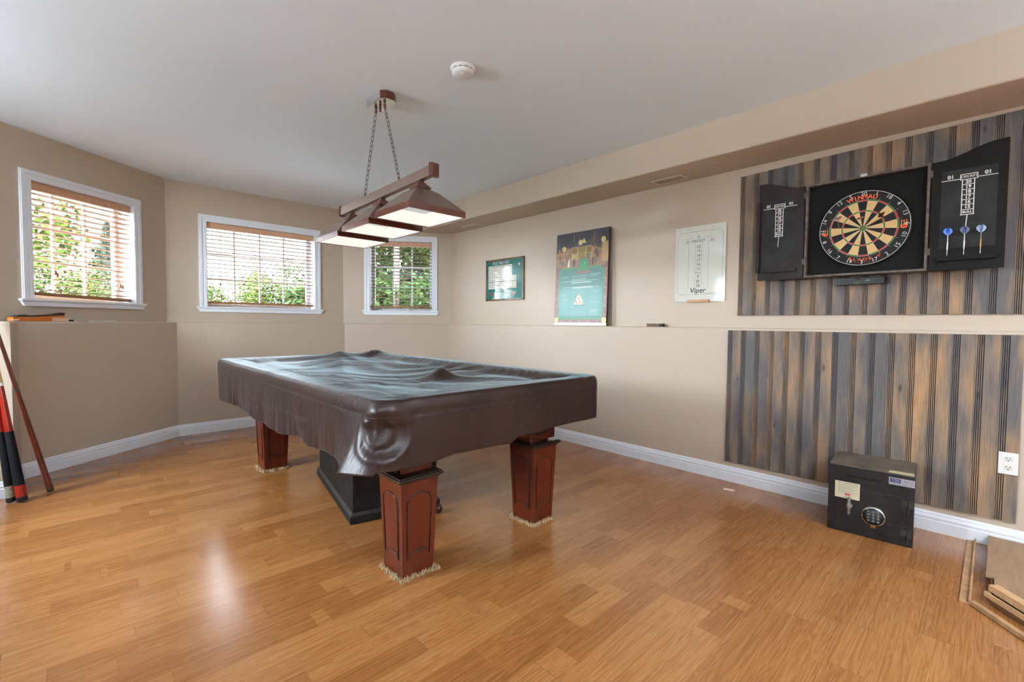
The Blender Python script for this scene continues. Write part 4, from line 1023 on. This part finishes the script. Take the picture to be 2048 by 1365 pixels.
# loose wire in the corner
mb = MB(); pts = []
for i in range(60):
    q = i/59; a = q*4*PI; pts.append(Vector((XR-.02-.028*math.sin(a)*(1-.2*q)-.02, 4.80+.02*math.cos(a*.7), 2.22-.19*q+.05*math.sin(a*.8))))
mb.tube([Vector((XR-.003, 4.84, 2.25))]+pts, .0022, 6); o = mb.build('wire', mat('wire_tan', srgb(190, 170, 150), .5)); recenter(o); tag(o, 'loose tan wire hanging in the corner beside the smallest window', 'wire')

# outlet
F = RW(XL-.0095-.001, -.0355, .3965); t = thing('power_outlet', F.o, 'white double power outlet on the lower board panel', 'power outlet')
mb = MB(); mb.box(F, 0, .072, 0, .114, 0, .006); mb.build('cover_plate', M_white, t, bevel=.002)
for zc in (.034, .080):
    mb = MB(); G = F.sub(.036, zc, .006)
    mb.prism(G, [(.0165*math.cos(a), max(-.0135, min(.0135, .0175*math.sin(a)))) for a in [2*PI*i/28 for i in range(28)]], 0, .0022); s_ = mb.build('socket', mat('socket_plastic', (.72, .70, .66), .35), t)
    mb = MB(); mb.rect(G, -.0075, -.0052, -.0005, .0085, .0025); mb.rect(G, .0052, .0075, .0005, .0075, .0025); mb.ring(G.sub(0, -.0075, .0025), 0, .0028, 0, 0, 12); mb.build('slots', M_black, s_)

# ------------------------------------------------------------------ drop safe
M_safe = mat('safe_black', (.010, .010, .011), .42, var=.6, vscale=30, bump=.2, bscale=150); M_safetop = mat('safe_top', srgb(96, 84, 72), .6, var=.35, vscale=14)
sa = thing('drop_safe', (3.31, .458, 0), 'small black drop safe with keypad on the floor against the board panel', 'safe', rz=math.radians(4.5))
F = Fr((-.177, .185, 0), (0, -1, 0), (0, 0, 1), (-1, 0, 0)); WS, HSf = .372, .379
mb = MB(); mb.box(F, 0, WS, .001, HSf-.002, -.345, 0); mb.build('body', M_safe, sa, bevel=.004, local=True)
mb = MB(); mb.box(F, .002, WS-.002, HSf-.0025, HSf, -.343, -.002); mb.build('top_plate', M_safetop, sa, local=True)
mb = MB(); mb.box(F, .035, WS-.030, .035, .26, -.002, .005); d = mb.build('door', M_safe, sa, bevel=.002, local=True)
mb = MB(); mb.box(F, .085, .235, .318, .326, -.001, .0012); mb.build('deposit_slot', mat('slot_black', (.001, .001, .001), .9), sa, local=True)
M_lab1 = mat('cream_label', srgb(206, 198, 168), .6); M_lab2 = mat('grey_label', srgb(160, 160, 168), .5); M_purple = mat('label_purple', srgb(52, 48, 96), .5); M_lred = mat('label_red', srgb(200, 70, 80), .5); M_ltxt = mat('label_text', (.12, .12, .11), .6)
mb = MB(); mb.box(F, .032, .145, .195, .287, .0052, .0058, 0); c = .0061
mb.text(F, 'HOW TO CHANGE THE BATTERY', .0075, .090, .278, c, 1, bold=.04, sx_=.82)
for j in range(8): mb.line(F, .045, .268-.0062*j, .135-.012*(j % 3), .268-.0062*j, .0012, c, 1)
mb.rect(F, .077, .103, .212, .222, c, 2); mb.text(F, '1-800-555', .007, .09, .203, c, 1, bold=.03); mb.build('instruction_label', [M_lab1, M_ltxt, M_lred], sa, local=True)
mb = MB(); mb.box(F, .266, .371, .320, .358, .0002, .0012, 0); c = .0014
mb.rect(F, .271, .315, .332, .354, c, 1); mb.text(F, 'CSS', .019, .293, .343, c+.0002, 0, bold=.008, sx_=1.05); mb.text(F, '1-800-555-1234', .0085, .344, .347, c, 2, bold=.03, sx_=.8)
for j in range(4): mb.line(F, .322 if j < 3 else .28, .340-.005*j, .366, .340-.005*j, .001, c, 2)
mb.build('company_label', [M_lab2, M_purple, M_ltxt], sa, local=True)
G = Fr((-.177, .185, HSf), (0, -1, 0), (1, 0, 0), (0, 0, 1)); mb = MB(); mb.prism(G, [(.262, .012), (.366, .008), (.368, .055), (.35, .060), (.33, .056), (.30, .062), (.267, .058)], .0002, .0016); mb.build('torn_label', mat('torn_paper', srgb(186, 170, 140), .8, var=.12, vscale=60), sa, local=True)
G = F.sub(.208, .130, .0052)
mb = MB(); mb.lathe(G, [(.054, 0), (.054, .012), (.050, .020), (.046, .022)], 48, cap=False); mb.build('keypad_bezel', M_chrome, sa, local=True)
mb = MB(); mb.lathe(G, [(.0465, .0), (.0465, .019), (.0, .0195)], 40); kp = mb.build('keypad', mat('keypad_dark', (.03, .035, .035), .4), sa, local=True)
for r_ in range(4):
    for q in range(3):
        mb = MB(); x, y = (q-1)*.021, .026-r_*.0165; mb.box(G, x-.0075, x+.0075, y-.0055, y+.0055, .019, .0225); mb.text(G, '*0#'[q] if r_ == 3 else str(r_*3+q+1), .009, x, y, .0228, 1); mb.build('key', [mat('key_grey', (.08, .09, .09), .3), M_wht], kp, bevel=0, local=True)
mb = MB(); mb.box(F, .198, .220, .070, .086, .0052, .030); mb.build('brand_tag', M_brass, sa, bevel=.002, local=True)
G = F.sub(.100, .160, .0052); mb = MB(); mb.lathe(G, [(.016, 0), (.016, .012), (.013, .022), (.0, .023)], 8, smooth=False); mb.lathe(Fr(G.p(0, -.046, .018), G.r, G.n, G.u), [(.0065, 0), (.008, .006), (.0075, .03), (.011, .038), (.013, .046), (.011, .054), (.0075, .062), (.008, .088), (.0065, .094)], 14)
mb.build('handle', mat('handle_steel', srgb(140, 138, 136), .4, metal=.5), sa, local=True)
for zz in (.232, .075):
    mb = MB(); mb.tube([F.p(WS-.016, zz-.022, .007), F.p(WS-.016, zz+.022, .007)], .010, 12); mb.box(F, WS-.05, WS-.016, zz-.014, zz+.014, .0, .009); mb.line(F, WS-.11, zz+.032, WS-.03, zz+.03, .004, .0056); mb.tube([F.p(WS-.022, zz-.055, .007), F.p(WS-.022, zz-.022, .007)], .0045, 8)
    mb.build('hinge', mat('hinge_black', (.03, .03, .03), .35), sa, local=True)

# ------------------------------------------------------------------ low wooden landing, bottom right
M_ply = mat('raw_fibreboard', srgb(150, 120, 92), .75, var=.12, vscale=7, vstretch=(1, 6, 1)); M_riser = mat('riser_wood', srgb(112, 76, 48), .7, var=.2, vscale=8); M_pine = mat('pine_nosing', srgb(196, 156, 112), .6, var=.12, vscale=10, vstretch=(3, 3, 1)); M_cutlam = mat('worn_threshold', srgb(172, 132, 94), .6, var=.3, vscale=18)
ZT = .056
ld = thing('wooden_landing', (2.9, -.3, 0), 'low unfinished wooden landing in the corner by the power outlet', 'landing')
base = [(3.499, -.02), (2.745, -.02), (2.56, -.18), (2.3, -.405), (2.3, -1.2), (3.499, -1.2)]
mb = MB(); mb.prism(W3, [(x+.012, y-.008) if x < 3 else (x, y) for x, y in base], .001, ZT-.012); mb.build('riser', M_riser, ld)
cuts = [2.30, 2.93, 3.25, 3.498]
for i in range(3):
    mb = MB(); a, b = cuts[i]+.0015, cuts[i+1]-.0015
    yl = lambda x: -.02 if x >= 2.745 else -.02-(2.745-x)*.865
    if i == 0: poly = [(a, -1.2), (b, -1.2), (b, -.035), (2.762, -.035), (a, yl(a)-.02)]
    else: poly = [(a, -1.2), (b, -1.2), (b, -.012), (a, -.012+.004*(i % 2))]
    mb.prism(W3, poly, ZT-.012, ZT); mb.build('board', M_ply, ld, bevel=.0012)
def rail(p, q, w_, zc, r_, name, m_):
    p = Vector((*p, zc)); q = Vector((*q, zc)); d = (q-p).normalized(); n_ = Vector((-d.y, d.x, 0)); mb = MB(); P = []
    pr = [(r_*math.cos(a), r_*math.sin(a)*1.0) for a in [PI/2+PI*i/8 for i in range(9)]]+[(w_, -r_), (w_, r_)]
    for e in (p, q):
        for (a, b) in pr: P.append(e+n_*(-a)*1+Vector((0, 0, b)))
    k = len(pr); mb.add(P, [(i, (i+1) % k, k+(i+1) % k, k+i) for i in range(k)]+[tuple(range(k))[::-1], tuple(range(k, 2*k))]); return mb.build(name, m_, ld)
rail((2.80, -.045), (2.34, -.443), .035, ZT+.006, .013, 'nosing', M_pine); rail((2.79, -.028), (2.32, -.437), .03, ZT-.022, .010, 'lower_nosing', M_pine)
mb = MB(); mb.prism(W3, [(2.70, .018), (2.30, -.33), (2.285, -.315), (2.685, .033)], .0005, .022); mb.build('base_trim', M_cutlam, ld, bevel=.004)
mb = MB(); mb.prism(W3, [(2.69, .036), (3.50, .036), (3.50, .066), (2.69, .066)], .0005, .007, 0); mb.prism(W3, [(2.69, .030), (3.50, .030), (3.50, .038), (2.69, .038)], .0005, .020, 0)
o = mb.build('threshold_strip', M_cutlam, bevel=.001); recenter(o); tag(o, 'worn wooden threshold strip on the floor edge beside the landing', 'threshold')
# sticker on floor
mb = MB(); mb.prism(W3, [(3.295, 1.285), (3.335, 1.295), (3.352, 1.225), (3.312, 1.215)], .0003, .0008); o = mb.build('paper_scrap', mat('paper_scrap', srgb(226, 196, 168), .7)); recenter(o); tag(o, 'small pale paper scrap lying on the floor near the right baseboard', 'paper')

# ------------------------------------------------------------------ cues
M_cue = mat('cue_mahogany', srgb(96, 34, 16), .22, var=.3, vscale=6, coat=.5); M_cuered = mat('cue_red', srgb(140, 24, 10), .22, var=.3, vscale=9, coat=.5); M_wrap = mat('cue_wrap', (.008, .008, .009), .9, spec=.15, bump=.5, bscale=400); M_rub = mat('rubber', (.008, .008, .012), .5); M_olive = mat('cue_butt', srgb(70, 50, 26), .35); M_maple = mat('cue_maple', srgb(205, 170, 120), .3)
def cue(p0, p1, rb, bands, label, L=1.46):
    p0, p1 = Vector(p0), Vector(p1); d = (p1-p0).normalized(); t = thing('pool_cue', p0, label, 'pool cue', 'pool cues leaning on the left wall')
    x = d.cross(Vector((0, 1, 0))).normalized(); y = d.cross(x); G = Fr(p0, x, y, d)
    rad = lambda s: rb-(rb-.0065)*max(0, s)/L
    for (s0, s1, nm, mt) in bands:
        mb = MB(); n = max(2, int((s1-s0)/.1)+1); pr = [(rad(s0+(s1-s0)*i/(n-1)), s0+(s1-s0)*i/(n-1)) for i in range(n)]
        if s0 == 0: pr = [(rb*.7, 0.0)]+[(rb, .004)]+pr[1:]
        if nm == 'collar': pr = [(r_+.0012, s) for r_, s in pr]
        mb.lathe(G, pr, 20); mb.build(nm, mt, t)
cue((-.127, 4.328, .006), (-.3335, 4.345, 1.022), .0185, [(0, .035, 'butt_cap', M_olive), (.035, .70, 'handle', M_cue), (.70, .712, 'collar', M_black), (.712, 1.42, 'shaft', M_cue), (1.42, 1.46, 'tip', M_maple)], 'plain mahogany pool cue leaning left, its foot apart from the other two')
cue((-.251, 4.21, .006), (-.336, 4.285, .731), .0275, [(0, .032, 'bumper', M_rub), (.032, .105, 'butt', M_cuered), (.105, .45, 'wrap', M_wrap), (.45, .74, 'forearm', M_cuered), (.74, .76, 'collar', M_wht), (.76, 1.46, 'shaft', M_maple)], 'thick red pool cue with black wrap and red butt, middle of the three cues')
cue((-.302, 4.233, .006), (-.339, 4.26, .46), .0215, [(0, .032, 'bumper', M_rub), (.032, .105, 'butt', mat('decal_grey', srgb(128, 122, 108), .3, var=.5, vscale=50)), (.105, .45, 'wrap', M_wrap), (.45, .74, 'forearm', M_cuered), (.74, .76, 'collar', M_wht), (.76, 1.46, 'shaft', M_maple)], 'pool cue with black wrap and grey patterned butt, leftmost at the photo edge')

# ------------------------------------------------------------------ things on the left ledge
n1 = Vector((dW1.y, -dW1.x)); FL = Fr((D_.x, D_.y, HL), (dW1.x, dW1.y, 0), (0, 0, 1), (n1.x, n1.y, 0))
M_or = mat('orange_wood', srgb(196, 110, 26), .45, var=.12, vscale=8); M_pinkw = mat('pale_wood', srgb(226, 182, 152), .6)
t = thing('orange_case', FL.p(.17, 0, -.04), 'flat orange case with a pale end lying on the left ledge', 'case')
mb = MB(); mb.box(FL, -.015, .225, .001, .030, -.068, -.010); mb.build('body', M_or, t, bevel=.002)
mb = MB(); mb.box(FL, .2255, .342, .001, .029, -.066, -.011); mb.build('pale_end', M_pinkw, t, bevel=.002)
t = thing('hand_tool', FL.p(.17, .03, -.04), 'dark curved hand tool with orange base lying tilted on the orange case', 'tool')
mb = MB(); mb.prism(FL, [(.16, .0305), (.318, .033), (.325, .040), (.318, .047), (.27, .046), (.05, .036)], -.058, -.018); mb.build('base', M_or, t, bevel=.002)
mb = MB(); mb.prism(FL, [(.0, .0315), (.055, .0325), (.15, .0375), (.27, .047), (.315, .048), (.325, .066), (.30, .069), (.262, .062), (.245, .056), (.15, .048), (.08, .044), (.065, .049), (.03, .046), (.005, .038)], -.060, -.016); mb.build('blade_body', mat('dark_olive', srgb(46, 36, 22), .5), t, bevel=.003)
t = thing('marker_pen', FL.p(.36, .0, -.03), 'short black and white marker lying on the ledge beside the orange case', 'pen')
mb = MB(); mb.tube([FL.p(.350, .008, -.03), FL.p(.388, .008, -.03)], .0068, 12); mb.build('cap', M_black, t); mb = MB(); mb.tube([FL.p(.389, .008, -.03), FL.p(.402, .007, -.03), FL.p(.412, .007, -.03)], [.006, .006, .003], 12); mb.build('barrel', M_wht, t)
mb = MB(); mb.tube([FL.p(.425+.012*i, .006+.005*(i % 2), -.03+.006*math.sin(i*2)) for i in range(5)], .0028, 6); o = mb.build('twisted_clip', M_steel); recenter(o); tag(o, 'tiny bent metal clip on the left ledge between marker and white stick', 'clip')
mb = MB(); mb.tube([FL.p(.500, .004, -.03), FL.p(.735, .004, -.03)], .0035, 8); o = mb.build('white_stick', M_wht); recenter(o); tag(o, 'thin white stick lying on the left ledge under the leftmost window', 'stick')
mb = MB(); random.seed(5)
mb.tube([FL.p(-.12+.02*i, .006+.006*random.random(), .12-.02*i+.03*math.sin(i*1.7)) for i in range(9)], .0035, 6); o = mb.build('white_cable', M_wht); recenter(o); tag(o, 'short crumpled white cable on the ledge corner at the left photo edge', 'cable')

# ------------------------------------------------------------------ outdoors
ZG = .95
M_lawn = mat('lawn', (.02, .026, .01), .9, var=.4, vscale=3)
mb = MB(); mb.poly(W3, [(-3.5, 6.3), (2.7, 6.3), (4.2, 5.2), (4.2, -3.4), (60, -3.4), (60, 80), (-60, 80), (-60, 5.6), (-3.6, 5.6)], ZG); struct(mb.build('ground_lawn', M_lawn))
mb = MB(); mb.rect(W3, -30, -2.45, -6, 5.6, -.02); struct(mb.build('ground_patio', mat('patio_paving', (.30, .29, .27), .8, var=.1, vscale=4)))
LEAF = {}
def leafmat(k, c1, c2):
    if k not in LEAF: LEAF[k] = mat('leaf_'+k, c1, .9, spec=.03, var=.4, vscale=1.5, col2=c2)
    return LEAF[k]
M_bark = mat('bark', (.05, .035, .025), .9)
def tree(x, y, h, r_, cz, label, kind, seedv, n=2600, ls=.07, spiky=False, name='leafy_tree'):
    random.seed(seedv); t = thing(name, (x, y, ZG), label, 'tree', 'trees beyond the windows')
    cols = {'lime': ((.046, .062, .010), (.015, .028, .004)), 'green': ((.026, .046, .012), (.009, .019, .005)), 'spruce': ((.012, .024, .010), (.006, .013, .006))}[kind]
    mb = MB(); mb.tube([(x, y, ZG), (x+.05, y, ZG+h*.5), (x, y, ZG+h*.85)], [.05*h/3, .035*h/3, .01], 8); trunk = mb.build('trunk', M_bark, t)
    bl = []
    for i in range(16 if not spiky else 1):
        a = random.uniform(0, 2*PI); q = math.sqrt(random.random())*r_*.75; z = random.uniform(0, 1); bl.append((x+q*math.cos(a)*(1-.5*z), y+q*math.sin(a)*(1-.5*z), ZG+cz+(h-cz)*z*.85, r_*random.uniform(.28, .5)))
    mb = MB()
    for i in range(n):
        if spiky:
            z = random.random()**1.3; rr = r_*(1-z)*(.45+.55*((z*9) % 1)); a = random.uniform(0, 2*PI); q = rr*math.sqrt(random.random()); p = Vector((x+q*math.cos(a), y+q*math.sin(a), ZG+cz+(h-cz)*z-.12*q))
        else:
            b_1 = random.choice(bl); v = Vector((random.gauss(0, 1), random.gauss(0, 1), random.gauss(0, 1))).normalized()*b_1[3]*random.random()**.4; p = Vector(b_1[:3])+Vector((v.x, v.y, v.z*.8))
            if p.z < ZG+.05 or p.z > ZG+h: continue
        u = Vector((random.gauss(0, 1), random.gauss(0, 1), random.gauss(0, .6))).normalized(); w_ = u.cross(Vector((random.gauss(0, 1), random.gauss(0, 1), random.gauss(0, 1)))).normalized(); s = ls*random.uniform(.5, 1.2)
        mb.add([p, p+u*s*.5+w_*s*.3, p+u*s, p+u*s*.5-w_*s*.3], [(0, 1, 2, 3)])
    mb.build('foliage', leafmat(kind, *cols), t)
def at(u, dist):
    """plan position along the azimuth of an image column"""
    d = _F*920.9+_R*(u-1024); d = Vector((d.x, d.y)).normalized(); return d.x*dist, d.y*dist
for i, (u, dist, h, r_, cz, kind, lab, n, ls, sp, nm) in enumerate([
    (12, 8.5, 4.6, .80, .9, 'lime', 'tall lime-green tree at the left of the leftmost window', 2400, .10, False, 'leafy_tree'),
    (78, 12, 1.5, 1.1, .1, 'lime', 'low lime shrub in the bottom left of the leftmost window', 2600, .09, False, 'shrub'),
    (160, 13.5, 1.2, 1.2, .1, 'lime', 'low lime shrub in the bottom middle of the leftmost window', 2600, .09, False, 'shrub'),
    (222, 16, 2.7, 1.3, .0, 'spruce', 'pointed dark spruce at the right of the leftmost window', 4200, .12, True, 'spruce_tree'),
    (425, 13, 1.0, .9, .1, 'lime', 'low lime bush at the left of the middle window', 2200, .08, False, 'shrub'),
    (482, 15, 1.45, 1.0, .1, 'lime', 'rounded lime bush left of centre in the middle window', 2600, .08, False, 'shrub'),
    (512, 18, 3.0, .7, .4, 'green', 'slender green sapling rising in the centre of the middle window', 700, .08, False, 'leafy_tree'),
    (545, 13, 1.35, .95, .1, 'lime', 'broad lime bush right of centre in the middle window', 2800, .08, False, 'shrub'),
    (572, 18, 2.8, .7, .3, 'green', 'thin green tree poking above the bushes in the middle window', 700, .08, False, 'leafy_tree'),
    (618, 12, 1.7, .9, .1, 'green', 'taller green bush at the right of the middle window', 3000, .08, False, 'shrub'),
    (690, 9, 4.4, 1.1, .2, 'green', 'dense green tree behind the left of the small window', 6000, .13, False, 'leafy_tree'),
    (790, 8.6, 4.4, 1.2, .1, 'green', 'dense green tree filling the small bay window', 8000, .13, False, 'leafy_tree'),
    (880, 10, 4.8, 1.3, .1, 'lime', 'bright green tree at the right of the small bay window', 6500, .13, False, 'leafy_tree'),
    (815, 13.5, 6.5, 1.9, .0, 'green', 'tall green tree farther back behind the small bay window', 9000, .2, False, 'leafy_tree'),
]):
    x, y = at(u, dist); tree(x, y, h, r_, cz, lab, kind, 40+i, n, ls, sp, nm)
